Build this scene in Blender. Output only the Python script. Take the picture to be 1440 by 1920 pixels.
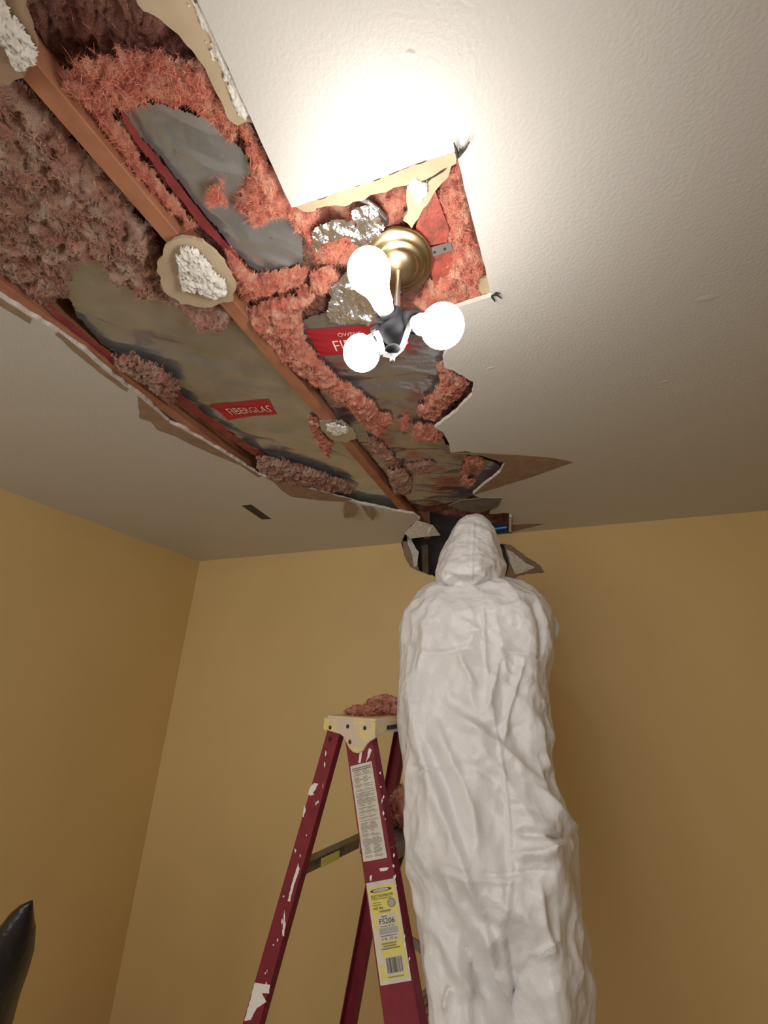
import bpy, bmesh, math, random
import numpy as np
from mathutils import Matrix, Vector
from mathutils.geometry import tessellate_polygon

for o in list(bpy.data.objects): bpy.data.objects.remove(o)
scene = bpy.context.scene
COL = scene.collection

# ---------------------------------------------------------------- camera, world, exposure
FPX = 760.0; PITCH = math.radians(22.5); ROLL = math.radians(1.0); YAW = math.radians(19.12)
EYE = np.array([0.0, 0.0, 1.80])
def _axes():
    cp, sp = math.cos(PITCH), math.sin(PITCH)
    hx = np.array([math.cos(YAW), math.sin(YAW), 0]); hy = np.array([-math.sin(YAW), math.cos(YAW), 0]); z = np.array([0, 0, 1.0])
    fw = cp*hy+sp*z; up = -sp*hy+cp*z
    a = math.cos(ROLL)*hx+math.sin(ROLL)*up; b = -math.sin(ROLL)*hx+math.cos(ROLL)*up
    return a, b, fw
RI, UP, FW = _axes()
cam = bpy.data.cameras.new('camera'); cam.sensor_fit = 'HORIZONTAL'; cam.sensor_width = 36.0
cam.lens = FPX/1440.0*36.0; cam.clip_start = 0.02
cam_o = bpy.data.objects.new('camera', cam); COL.objects.link(cam_o)
M = Matrix.Identity(4)
for i in range(3): M[i][0] = RI[i]; M[i][1] = UP[i]; M[i][2] = -FW[i]; M[i][3] = EYE[i]
cam_o.matrix_world = M; scene.camera = cam_o
w = bpy.data.worlds.new('world'); scene.world = w; w.use_nodes = True
w.node_tree.nodes['Background'].inputs[0].default_value = (1.0, .98, .955, 1); w.node_tree.nodes['Background'].inputs[1].default_value = 4.0     # even overcast sky feeding the added, unseen rear window
vs = scene.view_settings; vs.view_transform = 'Standard'; vs.look = 'None'; vs.gamma = 1.0; vs.use_curve_mapping = False
vs.exposure = 0.0
BULB_STRENGTH = 54.0

# ---------------------------------------------------------------- measuring helpers (photo pixel -> point on a real plane)
def ray(px, py): return RI*((px-720)/FPX)+UP*((960-py)/FPX)+FW
def at_z(px, py, z):
    d = ray(px, py); return EYE+d*((z-EYE[2])/d[2])
def at_y(px, py, y):
    d = ray(px, py); return EYE+d*((y-EYE[1])/d[1])
def at_t(px, py, t): return EYE+ray(px, py)*t
def at_plane(px, py, p0, n):
    d = ray(px, py); return EYE+d*(np.dot(p0-EYE, n)/np.dot(d, n))
def project(P):
    q = P-EYE; t = q@FW; return 720+FPX*(q@RI)/t, 960-FPX*(q@UP)/t
def xy(pts, z): return np.array([at_z(a, b, z)[:2] for a, b in pts])

# ---------------------------------------------------------------- numpy noise
def _hash(i, j, k, seed):
    with np.errstate(over='ignore'):
        n = (i.astype(np.uint32)*np.uint32(374761393)+j.astype(np.uint32)*np.uint32(668265263)+k.astype(np.uint32)*np.uint32(2147483647-1013)+np.uint32(seed*974711+77))
        n = (n ^ (n >> np.uint32(13)))*np.uint32(1274126177); n = n ^ (n >> np.uint32(16))
        n = n*np.uint32(2246822519); n = n ^ (n >> np.uint32(15))
    return (n & np.uint32(0xFFFFFF)).astype(np.float64)/float(0xFFFFFF)
def vnoise(P, freq=1.0, seed=0):
    Q = np.asarray(P, float)*freq+100.0; I = np.floor(Q).astype(np.int64); f = Q-I; f = f*f*f*(f*(f*6-15)+10)
    r = 0
    for a in (0, 1):
        for b in (0, 1):
            for c in (0, 1):
                h = _hash(I[:, 0]+a, I[:, 1]+b, I[:, 2]+c, seed)
                r = r+h*(f[:, 0] if a else 1-f[:, 0])*(f[:, 1] if b else 1-f[:, 1])*(f[:, 2] if c else 1-f[:, 2])
    return r
def fbm(P, freq, seed=0, octv=4, gain=.5):
    r = 0; a = 1; t = 0
    for o in range(octv):
        r = r+a*vnoise(P, freq*(2.03**o), seed+o*17); t += a; a *= gain
    return r/t
def ridged(P, freq, seed=0, octv=3):
    r = 0; a = 1; t = 0
    for o in range(octv):
        r = r+a*(1-np.abs(2*vnoise(P, freq*(2.1**o), seed+o*31)-1)); t += a; a *= .5
    return r/t
def worley(P, freq, seed=0):
    Q = np.asarray(P, float)*freq+100.0; I = np.floor(Q).astype(np.int64)
    f1 = np.full(len(Q), 9.0); f2 = np.full(len(Q), 9.0)
    for a in (-1, 0, 1):
        for b in (-1, 0, 1):
            for c in (-1, 0, 1):
                J = I+np.array([a, b, c])
                pt = J+np.stack([_hash(J[:, 0], J[:, 1], J[:, 2], seed+s) for s in (1, 2, 3)], 1)
                d = np.linalg.norm(pt-Q, axis=1)
                m = d < f1; f2 = np.where(m, f1, np.minimum(f2, d)); f1 = np.where(m, d, f1)
    return f1, f2
def p3(x, y, z=0.0): return np.stack([x, y, np.zeros_like(x)+z], 1)

# ---------------------------------------------------------------- object helpers
def tag(o, label=None, cat=None, group=None, kind=None):
    if label: o['label'] = label
    if cat: o['category'] = cat
    if group: o['group'] = group
    if kind: o['kind'] = kind
    return o
def thing(name, loc, label, cat, group=None):
    o = bpy.data.objects.new(name, None); COL.objects.link(o); o.location = tuple(loc); o.empty_display_size = .05
    return tag(o, label, cat, group)
def mesh_obj(name, verts, faces, mats, parent=None, smooth=False, mat_idx=None):
    me = bpy.data.meshes.new(name); me.from_pydata([tuple(map(float, v)) for v in verts], [], [tuple(int(i) for i in f) for f in faces])
    for m in (mats if isinstance(mats, (list, tuple)) else [mats]): me.materials.append(m)
    if mat_idx is not None: me.polygons.foreach_set('material_index', list(mat_idx))
    if smooth: me.polygons.foreach_set('use_smooth', [True]*len(me.polygons))
    me.validate(); me.update()
    o = bpy.data.objects.new(name, me); COL.objects.link(o)
    if parent is not None: set_parent(o, parent)
    return o
def set_parent(o, parent):
    o.parent = parent
    # geometry is authored in world coordinates: cancel the root Empty's translation
    if parent.parent is None: o.matrix_parent_inverse = Matrix.Translation(parent.location).inverted()
def bm_obj(name, bm, mats, parent=None, smooth=False):
    me = bpy.data.meshes.new(name); bmesh.ops.recalc_face_normals(bm, faces=bm.faces); bm.to_mesh(me); bm.free()
    for m in (mats if isinstance(mats, (list, tuple)) else [mats]): me.materials.append(m)
    if smooth: me.polygons.foreach_set('use_smooth', [True]*len(me.polygons))
    o = bpy.data.objects.new(name, me); COL.objects.link(o)
    if parent is not None: set_parent(o, parent)
    return o
def ortho(d):
    d = np.asarray(d, float); d = d/np.linalg.norm(d)
    a = np.array([0, 0, 1.0]) if abs(d[2]) < .9 else np.array([1.0, 0, 0])
    s = np.cross(d, a); s /= np.linalg.norm(s); return d, s, np.cross(d, s)
def box_between(bm, p0, p1, wid, hgt, side=None):
    """bar from p0 to p1; wid along side, hgt along the third axis"""
    p0 = np.asarray(p0, float); p1 = np.asarray(p1, float); d = p1-p0; d /= np.linalg.norm(d)
    if side is None: _, s, t = ortho(d)
    else:
        s = np.asarray(side, float); s = s-d*np.dot(s, d); s /= np.linalg.norm(s); t = np.cross(d, s)
    vs_ = []
    for p in (p0, p1):
        for a, b in ((-1, -1), (1, -1), (1, 1), (-1, 1)):
            vs_.append(bm.verts.new(tuple(p+s*a*wid/2+t*b*hgt/2)))
    for f in ((0, 1, 2, 3), (7, 6, 5, 4), (0, 4, 5, 1), (1, 5, 6, 2), (2, 6, 7, 3), (3, 7, 4, 0)): bm.faces.new([vs_[i] for i in f])
def tube(bm, pts, rad, n=10, cap=True):
    pts = [np.asarray(p, float) for p in pts]; rings = []
    rad = rad if hasattr(rad, '__len__') else [rad]*len(pts)
    s = None
    for i, p in enumerate(pts):
        d = pts[min(i+1, len(pts)-1)]-pts[max(i-1, 0)]; d /= np.linalg.norm(d)
        if s is None: _, s, t = ortho(d)
        else:
            s = s-d*np.dot(s, d); s /= np.linalg.norm(s); t = np.cross(d, s)
        rings.append([bm.verts.new(tuple(p+rad[i]*(math.cos(2*math.pi*k/n)*s+math.sin(2*math.pi*k/n)*t))) for k in range(n)])
    for a, b in zip(rings, rings[1:]):
        for k in range(n): bm.faces.new((a[k], a[(k+1) % n], b[(k+1) % n], b[k]))
    if cap: bm.faces.new(rings[0][::-1]); bm.faces.new(rings[-1])
def lathe(bm, origin, axis, prof, n=32):
    d, s, t = ortho(axis); origin = np.asarray(origin, float); rings = []
    for r, h in prof:
        if r < 1e-6: rings.append([bm.verts.new(tuple(origin+d*h))])
        else: rings.append([bm.verts.new(tuple(origin+d*h+r*(math.cos(2*math.pi*k/n)*s+math.sin(2*math.pi*k/n)*t))) for k in range(n)])
    for a, b in zip(rings, rings[1:]):
        for k in range(n):
            k2 = (k+1) % n
            if len(a) == 1 and len(b) == 1: continue
            if len(a) == 1: bm.faces.new((a[0], b[k2], b[k]))
            elif len(b) == 1: bm.faces.new((a[k], a[k2], b[0]))
            else: bm.faces.new((a[k], a[k2], b[k2], b[k]))
def densify(pts, step):
    out = []
    n = len(pts)
    for i in range(n):
        a, b = pts[i], pts[(i+1) % n]; m = max(1, int(np.linalg.norm(b-a)/step))
        for k in range(m): out.append(a+(b-a)*k/m)
    return np.array(out)
def roughen(pts, amp, step=.007, seed=0, freq=60):
    d = densify(np.asarray(pts, float), step); q = p3(d[:, 0], d[:, 1], seed*1.7)
    ox = fbm(q, freq, seed, 3)-.5; oy = fbm(q, freq, seed+50, 3)-.5
    return d+np.stack([ox, oy], 1)*2*amp
def tess(poly):
    return tessellate_polygon([[Vector((p[0], p[1], 0)) for p in poly]])
def plate(name, poly, z0, z1, mat, edge_mat, parent=None, mapf=None):
    """flat polygon slab; poly 2d; mapf maps (u,v,w)->world"""
    n = len(poly); mapf = mapf or (lambda u, v, w_: (u, v, w_))
    V = [mapf(p[0], p[1], z0) for p in poly]+[mapf(p[0], p[1], z1) for p in poly]
    T = tess(poly); Fs = []; mi = []
    for t in T: Fs.append(tuple(t)); mi.append(0)
    for t in T: Fs.append(tuple(n+i for i in t[::-1])); mi.append(1)
    for i in range(n): j = (i+1) % n; Fs.append((i, j, n+j, n+i)); mi.append(1)
    return mesh_obj(name, V, Fs, [mat, edge_mat], parent, mat_idx=mi)
def inside(poly, X, Y):
    r = np.zeros(X.shape, bool); n = len(poly)
    for i in range(n):
        x0, y0 = poly[i]; x1, y1 = poly[(i+1) % n]
        if y0 == y1: continue
        c = ((y0 > Y) != (y1 > Y)) & (X < (x1-x0)*(Y-y0)/(y1-y0)+x0); r ^= c
    return r
def edge_dist(poly, X, Y):
    d = np.full(X.shape, 9.0); n = len(poly)
    for i in range(n):
        a = poly[i]; b = poly[(i+1) % n]; ab = b-a; L = ab@ab+1e-12
        t = np.clip(((X-a[0])*ab[0]+(Y-a[1])*ab[1])/L, 0, 1)
        d = np.minimum(d, np.hypot(X-a[0]-t*ab[0], Y-a[1]-t*ab[1]))
    return d
def grid_in(poly, res, rag=0.0, seed=0, ragf=45):
    lo = poly.min(0)-res*2-rag; hi = poly.max(0)+res*2+rag
    xs = np.arange(lo[0], hi[0], res); ys = np.arange(lo[1], hi[1], res)
    X, Y = np.meshgrid(xs, ys, indexing='ij'); sh = X.shape; x = X.ravel(); y = Y.ravel()
    if rag > 0:
        q = p3(x, y, seed*.77); wx = x+(fbm(q, ragf, seed, 4, .6)-.5)*2*rag*1.6; wy = y+(fbm(q, ragf, seed+9, 4, .6)-.5)*2*rag*1.6
    else: wx, wy = x, y
    ins = inside(poly, wx, wy); d = edge_dist(poly, wx, wy)
    idx = -np.ones(len(x), int); idx[ins] = np.arange(ins.sum()); I = idx.reshape(sh)
    a, b, c, e = I[:-1, :-1], I[1:, :-1], I[1:, 1:], I[:-1, 1:]
    ok = (a >= 0) & (b >= 0) & (c >= 0) & (e >= 0)
    quads = np.stack([a[ok], b[ok], c[ok], e[ok]], 1)
    return x[ins], y[ins], d[ins], quads
def mesh_np(name, V, Q, mat, parent=None, smooth=True):
    V = np.asarray(V, np.float32); Q = np.asarray(Q, np.int32)
    me = bpy.data.meshes.new(name); me.vertices.add(len(V)); me.vertices.foreach_set('co', V.ravel())
    n = Q.shape[1]; me.loops.add(Q.size); me.loops.foreach_set('vertex_index', Q.ravel())
    me.polygons.add(len(Q)); me.polygons.foreach_set('loop_start', np.arange(0, Q.size, n, dtype=np.int32)); me.polygons.foreach_set('loop_total', np.full(len(Q), n, np.int32))
    for m in (mat if isinstance(mat, (list, tuple)) else [mat]): me.materials.append(m)
    if smooth: me.polygons.foreach_set('use_smooth', np.ones(len(Q), bool))
    me.update(calc_edges=True); me.validate()
    o = bpy.data.objects.new(name, me); COL.objects.link(o)
    if parent is not None: set_parent(o, parent)
    return o

# ---------------------------------------------------------------- materials
def mat(name, col, rough=.6, metal=0.0, col2=None, nscale=8, ndetail=4, nlo=.35, nhi=.65, bump=None, spec=.5, emit=None, sheen=0, trans=0, coat=0, col3=None, n3=3.0, alpha=None, rough2=None, subsurf=0):
    m = bpy.data.materials.new(name); m.use_nodes = True; nt = m.node_tree; N = nt.nodes; L = nt.links
    b = N['Principled BSDF']; b.inputs['Base Color'].default_value = (*col, 1); b.inputs['Roughness'].default_value = rough; b.inputs['Metallic'].default_value = metal
    b.inputs['Specular IOR Level'].default_value = spec
    if coat: b.inputs['Coat Weight'].default_value = coat; b.inputs['Coat Roughness'].default_value = .15
    if sheen: b.inputs['Sheen Weight'].default_value = sheen
    if trans: b.inputs['Transmission Weight'].default_value = trans
    if subsurf: b.inputs['Subsurface Weight'].default_value = subsurf; b.inputs['Subsurface Radius'].default_value = (.01, .005, .003)
    if emit: b.inputs['Emission Color'].default_value = (*emit[0], 1); b.inputs['Emission Strength'].default_value = emit[1]
    tc = N.new('ShaderNodeTexCoord')
    if col2 is not None:
        n = N.new('ShaderNodeTexNoise'); n.inputs['Scale'].default_value = nscale; n.inputs['Detail'].default_value = ndetail; L.new(tc.outputs['Object'], n.inputs['Vector'])
        r = N.new('ShaderNodeValToRGB'); r.color_ramp.elements[0].position = nlo; r.color_ramp.elements[1].position = nhi
        r.color_ramp.elements[0].color = (*col, 1); r.color_ramp.elements[1].color = (*col2, 1); L.new(n.outputs['Fac'], r.inputs['Fac'])
        out = r.outputs['Color']
        if col3 is not None:
            n3_ = N.new('ShaderNodeTexNoise'); n3_.inputs['Scale'].default_value = n3; n3_.inputs['Detail'].default_value = 3; L.new(tc.outputs['Object'], n3_.inputs['Vector'])
            r3 = N.new('ShaderNodeValToRGB'); r3.color_ramp.elements[0].position = .42; r3.color_ramp.elements[1].position = .66; L.new(n3_.outputs['Fac'], r3.inputs['Fac'])
            mx = N.new('ShaderNodeMixRGB'); L.new(r3.outputs['Color'], mx.inputs['Fac']); L.new(out, mx.inputs['Color1']); mx.inputs['Color2'].default_value = (*col3, 1); out = mx.outputs['Color']
        L.new(out, b.inputs['Base Color'])
    if bump:
        prev = None
        for sc, st, dist in (bump if isinstance(bump, list) else [bump]):
            n2 = N.new('ShaderNodeTexNoise'); n2.inputs['Scale'].default_value = sc; n2.inputs['Detail'].default_value = 3; L.new(tc.outputs['Object'], n2.inputs['Vector'])
            bp = N.new('ShaderNodeBump'); bp.inputs['Strength'].default_value = st; bp.inputs['Distance'].default_value = dist; L.new(n2.outputs['Fac'], bp.inputs['Height'])
            if prev is not None: L.new(prev.outputs['Normal'], bp.inputs['Normal'])
            prev = bp
        L.new(prev.outputs['Normal'], b.inputs['Normal'])
    return m
M_CEIL = mat('ceiling_paint', (.58, .56, .53), .36, bump=[(150, .26, .004), (420, .12, .002)], spec=.4)
M_WALL = mat('wall_paint', (.76, .56, .255), .5, bump=[(260, .10, .002)], col2=(.735, .54, .245), nscale=3)
M_FLOOR = mat('floor_pale_bounce', (.62, .56, .47), .9, col2=(.56, .50, .42), nscale=60)  # pale colour picked to bounce light up from the unseen floor
M_GYP = mat('gypsum', (.82, .79, .74), .9, col2=(.66, .62, .56), nscale=60, bump=[(220, .8, .004)])
M_KRAFT = mat('brown_paper', (.34, .235, .15), .85, col2=(.27, .18, .115), nscale=25, bump=[(300, .3, .002)])
M_BEIGE = mat('beige_board', (.50, .40, .27), .85, col2=(.42, .33, .22), nscale=14, bump=[(200, .25, .002)])
M_WOOD = mat('joist_wood', (.42, .185, .095), .7, col2=(.32, .13, .07), nscale=18, bump=[(150, .2, .002)])
M_REDWOOD = mat('red_wood', (.42, .085, .06), .40, col2=(.20, .055, .04), nscale=55, bump=[(180, .5, .003)])  # red with random darker mottling
PINKB = [(260, 1.0, .008), (800, .8, .004)]
M_PINK = mat('pink_fiber', (.78, .235, .145), .95, col2=(.40, .075, .055), nscale=55, ndetail=8, bump=PINKB, col3=(.84, .47, .32), n3=38, sheen=.2)  # noise tones paint dark crevices and cream highlights into the pink
M_DUSTY = mat('dusty_pink_fiber', (.60, .29, .205), .95, col2=(.34, .12, .085), nscale=48, ndetail=8, bump=PINKB, col3=(.62, .43, .32), n3=26, sheen=.2)
M_PINKSHADE = mat('shaded_pink_fiber', (.33, .12, .09), .95, col2=(.20, .07, .06), nscale=30, ndetail=6, bump=PINKB, col3=(.36, .18, .12), n3=9)  # darker copy of the pink, painting shade into the gaps behind the fluff
M_FIBER = mat('loose_fiber', (.86, .36, .24), .9, col2=(.70, .20, .13), nscale=60)
M_FIBERD = mat('dusty_loose_fiber', (.68, .42, .32), .9, col2=(.52, .26, .19), nscale=60)
M_FOIL = mat('foil_facing', (.58, .60, .61), .26, .78, col2=(.48, .50, .51), nscale=9, bump=[(14, .25, .012)])
M_FOILB = mat('bright_foil', (.90, .90, .91), .24, .97, bump=[(60, .6, .012)])
M_FOILR = mat('red_reflection_film', (.43, .43, .44), .24, .78, col2=(.40, .18, .18), nscale=9, nlo=.48, nhi=.66, bump=[(24, .3, .012), (90, .2, .004)])  # reddish noise patches paint a red reflection into the grey film
M_GREYPAPER = mat('dark_grey_paper', (.17, .15, .125), .7, col2=(.11, .10, .085), nscale=22)  # dark mottled grey for the hanging board tongue
M_REDPRINT = mat('red_print', (.50, .03, .045), .4, .2)
M_WHITEPRINT = mat('pale_print', (.86, .70, .60), .5)
M_DKRED = mat('dark_red_film', (.20, .03, .035), .4, col2=(.28, .05, .05), nscale=30)
M_DARK = mat('cavity_shade', (.035, .03, .032), .9, col2=(.06, .05, .05), nscale=12)  # near-black board colour paints in the shade of the cavity
M_DKWOOD = mat('dark_wood', (.075, .055, .042), .85, col2=(.12, .09, .07), nscale=20)  # stud wood, darker than the joists
M_BLACK = mat('black_plastic', (.012, .0125, .015), .7, spec=.12)
M_BAG = mat('black_sheeting', (.012, .012, .014), .32, bump=[(30, .4, .01)])
M_BRASS = mat('aged_brass', (.46, .36, .20), .36, 1.0, col2=(.36, .28, .17), nscale=14)
M_STEEL = mat('steel', (.62, .62, .62), .35, 1.0, bump=[(120, .2, .002)])
M_ALU = mat('aluminium', (.55, .54, .52), .42, .9, col2=(.42, .41, .39), nscale=40)
M_DKALU = mat('dull_metal', (.30, .28, .23), .5, .6, col2=(.22, .20, .17), nscale=30)
M_LRED = mat('ladder_red', (.22, .018, .038), .42, col2=(.17, .014, .03), nscale=30, bump=[(400, .1, .001)])
M_YEL = mat('ladder_yellow', (.70, .57, .22), .5, col2=(.60, .50, .39), nscale=26, nlo=.42, nhi=.55)
M_PAINT = mat('white_paint', (.78, .74, .70), .6)
M_RIVET = mat('rivet', (.05, .045, .05), .4, .7)
M_STK = mat('sticker_white', (.66, .62, .54), .6, col2=(.58, .53, .44), nscale=30)
M_STKY = mat('sticker_yellow', (.70, .62, .14), .55)
M_INK = mat('ink', (.03, .028, .025), .6)
M_INKG = mat('grey_ink', (.22, .20, .18), .6)
M_GREYP = mat('grey_print', (.38, .36, .34), .6)
M_TYVEK = mat('white_coverall', (.74, .73, .73), .36, bump=[(26, .35, .014), (75, .25, .006)], spec=.5)
M_TAPE = mat('black_tape', (.012, .013, .019), .5, bump=[(200, .2, .001)])
M_SKIN = mat('skin', (.55, .33, .24), .55)
M_BOOT = mat('boot_leather', (.09, .06, .04), .6)
M_GLOVE = mat('glove', (.10, .10, .11), .7)
M_BLUE = mat('plain_blue', (.02, .10, .45), .3)
M_GREYWIRE = mat('metal_cable', (.35, .36, .36), .35, .9, bump=[(600, .6, .002)])
M_BULB = mat('lit_bulb', (.9, .9, .9), .4, emit=((1.0, .945, .88), BULB_STRENGTH))
M_COLLAR = mat('bulb_collar', (.85, .85, .84), .4)

M_GLASS = bpy.data.materials.new('fill_window_glass'); M_GLASS.use_nodes = True
_n = M_GLASS.node_tree; _n.nodes.clear(); _o = _n.nodes.new('ShaderNodeOutputMaterial'); _m = _n.nodes.new('ShaderNodeMixShader'); _t = _n.nodes.new('ShaderNodeBsdfTransparent'); _g = _n.nodes.new('ShaderNodeBsdfGlossy')
_g.inputs['Roughness'].default_value = .02; _m.inputs['Fac'].default_value = .08; _n.links.new(_t.outputs[0], _m.inputs[1]); _n.links.new(_g.outputs[0], _m.inputs[2]); _n.links.new(_m.outputs[0], _o.inputs['Surface'])
# ---------------------------------------------------------------- room shell
ZC = 2.60; TH = .013; ZT = ZC+TH
XL, XR, YB, YR = -2.265, 1.95, 2.342, -1.5
def box_struct(name, lo, hi, m):
    bm = bmesh.new(); bmesh.ops.create_cube(bm, size=1.0)
    for v in bm.verts: v.co = Vector([lo[i]+(v.co[i]+.5)*(hi[i]-lo[i]) for i in range(3)])
    return tag(bm_obj(name, bm, m), kind='structure')
floor = box_struct('floor', (XL, YR, -.05), (XR, YB, 0), M_FLOOR)
box_struct('wall_left', (XL-.1, YR-.1, 0), (XL, YB+.12, ZC), M_WALL)
box_struct('wall_right', (XR, YR-.1, 0), (XR+.1, YB+.12, ZC), M_WALL)
WX0, WX1, WZ0, WZ1 = -1.85, .15, .80, 2.30
bm = bmesh.new()
for lo, hi in (((XL, 0), (WX0, ZC)), ((WX1, 0), (XR, ZC)), ((WX0, 0), (WX1, WZ0)), ((WX0, WZ1), (WX1, ZC))):
    r_ = bmesh.ops.create_cube(bm, size=1.0)
    for v in r_['verts']: v.co = Vector((lo[0]+(v.co.x+.5)*(hi[0]-lo[0]), YR-.05+v.co.y*.1, lo[1]+(v.co.z+.5)*(hi[1]-lo[1])))
tag(bm_obj('wall_rear', bm, M_WALL), kind='structure')
fill_win = tag(bpy.data.objects.new('fill_window_1', None), kind='structure'); COL.objects.link(fill_win); fill_win.location = (0, YR-.05, WZ0)  # made-up window out of view, added as fill light for the far walls
bm = bmesh.new()
for a, b in (((WX0, WZ0+.025), (WX1, WZ0+.025)), ((WX0, WZ1-.025), (WX1, WZ1-.025))): box_between(bm, (a[0], YR-.05, a[1]), (b[0], YR-.05, b[1]), .05, .06, (0, 0, 1))
for x in (WX0+.025, WX1-.025, (WX0+WX1)/2): box_between(bm, (x, YR-.05, WZ0+.05), (x, YR-.05, WZ1-.05), .05, .06, (1, 0, 0))
bm_obj('fill_window_frame', bm, M_PAINT, fill_win)
for x0, x1 in ((WX0+.05, (WX0+WX1)/2-.025), ((WX0+WX1)/2+.025, WX1-.05)):
    bm = bmesh.new(); box_between(bm, (x0, YR-.05, (WZ0+WZ1)/2), (x1, YR-.05, (WZ0+WZ1)/2), WZ1-WZ0-.1, .004, (0, 0, 1)); bm_obj('fill_window_pane', bm, M_GLASS, fill_win)
pl_ = bpy.data.lights.new('fill_window_portal', 'AREA'); pl_.shape = 'RECTANGLE'; pl_.size = WX1-WX0; pl_.size_y = WZ1-WZ0; pl_.cycles.is_portal = True  # portal for sky light through the added window
po_ = bpy.data.objects.new('fill_window_portal', pl_); COL.objects.link(po_); po_.location = ((WX0+WX1)/2, YR-.11, (WZ0+WZ1)/2); po_.rotation_euler = (math.radians(90), 0, 0)

# the ceiling: one board with the ragged opening running to the back wall
HOLE_L = [(752, 1019), (758, 1003), (770, 985), (788, 973), (775, 964), (735, 957), (700, 949), (678, 945), (655, 938), (630, 931), (560, 911), (520, 900), (485, 890),
          (450, 868), (415, 846), (375, 823), (340, 802), (318, 793), (300, 776), (278, 755), (255, 737), (210, 702), (150, 652), (105, 620), (60, 594), (0, 557), (-150, 470), (-330, 330)]
HOLE_T = [(-330, -160), (300, -160)]
HOLE_R1 = [(370, 0), (458, 195), (547, 390), (600, 372), (700, 338), (790, 304), (855, 284), (880, 390), (904, 480), (922, 556), (870, 572), (826, 588)]
HOLE_R2 = [(832, 612), (842, 650), (830, 672), (834, 690), (850, 695), (888, 716), (884, 742), (855, 772), (815, 802), (832, 812), (842, 830), (846, 849), (872, 846), (900, 852), (946, 867), (937, 886),
           (912, 905), (886, 927), (905, 936), (940, 934), (936, 948), (918, 964), (945, 962), (958, 962), (961, 975), (959, 996)]
def hole_curve(pts, amp, seed):
    a = xy(pts, ZC); d = []
    for i in range(len(a)-1):
        m = max(1, int(np.linalg.norm(a[i+1]-a[i])/.006))
        for k in range(m): d.append(a[i]+(a[i+1]-a[i])*k/m)
    d.append(a[-1]); d = np.array(d); q = p3(d[:, 0], d[:, 1], seed)
    o = np.stack([fbm(q, 55, seed, 3)-.5, fbm(q, 55, seed+5, 3)-.5], 1)*2*amp
    return d+o
cL = hole_curve(HOLE_L, .006, 1); cT = xy(HOLE_T, ZC); c1 = hole_curve(HOLE_R1, .0012, 2); c2 = hole_curve(HOLE_R2, .004, 3)
cL[:, 1] = np.minimum(cL[:, 1], YB); c2[:, 1] = np.minimum(c2[:, 1], YB)
cL[0, 1] = YB; c2[-1, 1] = YB
outer = [np.array([XL, YB]), np.array([XL, YR]), np.array([XR, YR]), np.array([XR, YB])]
ceil_poly = np.vstack([cL[0], outer, c2[::-1], c1[::-1], cT[::-1], cL[::-1][:-1]])
ceiling = tag(plate('ceiling', ceil_poly, ZC, ZT, M_CEIL, M_GYP), kind='structure')

def skin_patch(name, pts, m, z=ZC-.0012, amp=.003, seed=0, parent=None, thick=.0009, step=.006):
    poly = roughen(xy(pts, ZC), amp, step, seed) if amp > 0 else xy(pts, ZC)
    return plate(name, poly, z, z+thick, m, m, parent)
# brown paper left where the painted face of the ceiling board tore away
skin_patch('torn_paper', [(846, 851), (872, 848), (900, 849), (985, 854), (1040, 859), (1075, 866), (1000, 893), (930, 915), (886, 928), (912, 906), (938, 886), (947, 868), (900, 853)], M_KRAFT, seed=3, amp=.0018, parent=ceiling)
skin_patch('torn_paper', [(258, 742), (262, 784), (282, 790), (296, 806), (330, 818), (356, 832), (400, 852), (450, 872), (484, 894), (490, 893), (450, 868), (375, 823), (320, 794), (300, 777)], M_KRAFT, seed=4, parent=ceiling)
skin_patch('torn_paper', [(486, 891), (500, 895), (516, 906), (530, 921), (546, 931), (600, 938), (645, 941), (660, 936), (632, 930), (562, 911), (520, 899)], M_KRAFT, seed=5, amp=.002, parent=ceiling)
skin_patch('torn_paper', [(958, 984), (990, 982), (1021, 982), (990, 990), (960, 997)], M_KRAFT, seed=6, amp=.002, parent=ceiling)
skin_patch('torn_paper', [(110, 622), (150, 655), (205, 702), (240, 728), (236, 734), (196, 705), (140, 660), (104, 626)], M_KRAFT, seed=7, amp=.003, parent=ceiling)
skin_patch('torn_paper', [(0, 559), (60, 597), (56, 606), (30, 590), (-4, 570)], M_KRAFT, seed=8, amp=.003, parent=ceiling)

# shallow dents and popped nail heads in the ceiling paint
for k, (a, b, r_, st_) in enumerate(((1246, 716, .011, 1.8), (1240, 727, .009, 1.5), (1196, 866, .012, 2.2), (1190, 875, .010, 1.6), (1324, 560, .018, 2.0), (1290, 428, .006, 1.2), (920, 690, .008, 2.4), (770, 100, .008, 1.2), (1030, 700, .005, 1.0))):
    bm = bmesh.new(); c_ = at_z(a, b, ZC); lathe(bm, c_+np.array([0, 0, .0004]), (0, 0, -1), [(r_, 0), (r_*.8, .0005), (r_*.5, .0012), (r_*.2, .0016), (0, .0017)], 16)
    for v in bm.verts:
        d_ = v.co-Vector(c_); v.co = Vector((c_[0]+d_.x*st_*.8+d_.y*.3, c_[1]+d_.y*.7, v.co.z))
    bm_obj('nail_pop', bm, M_CEIL, ceiling, True)
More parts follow.
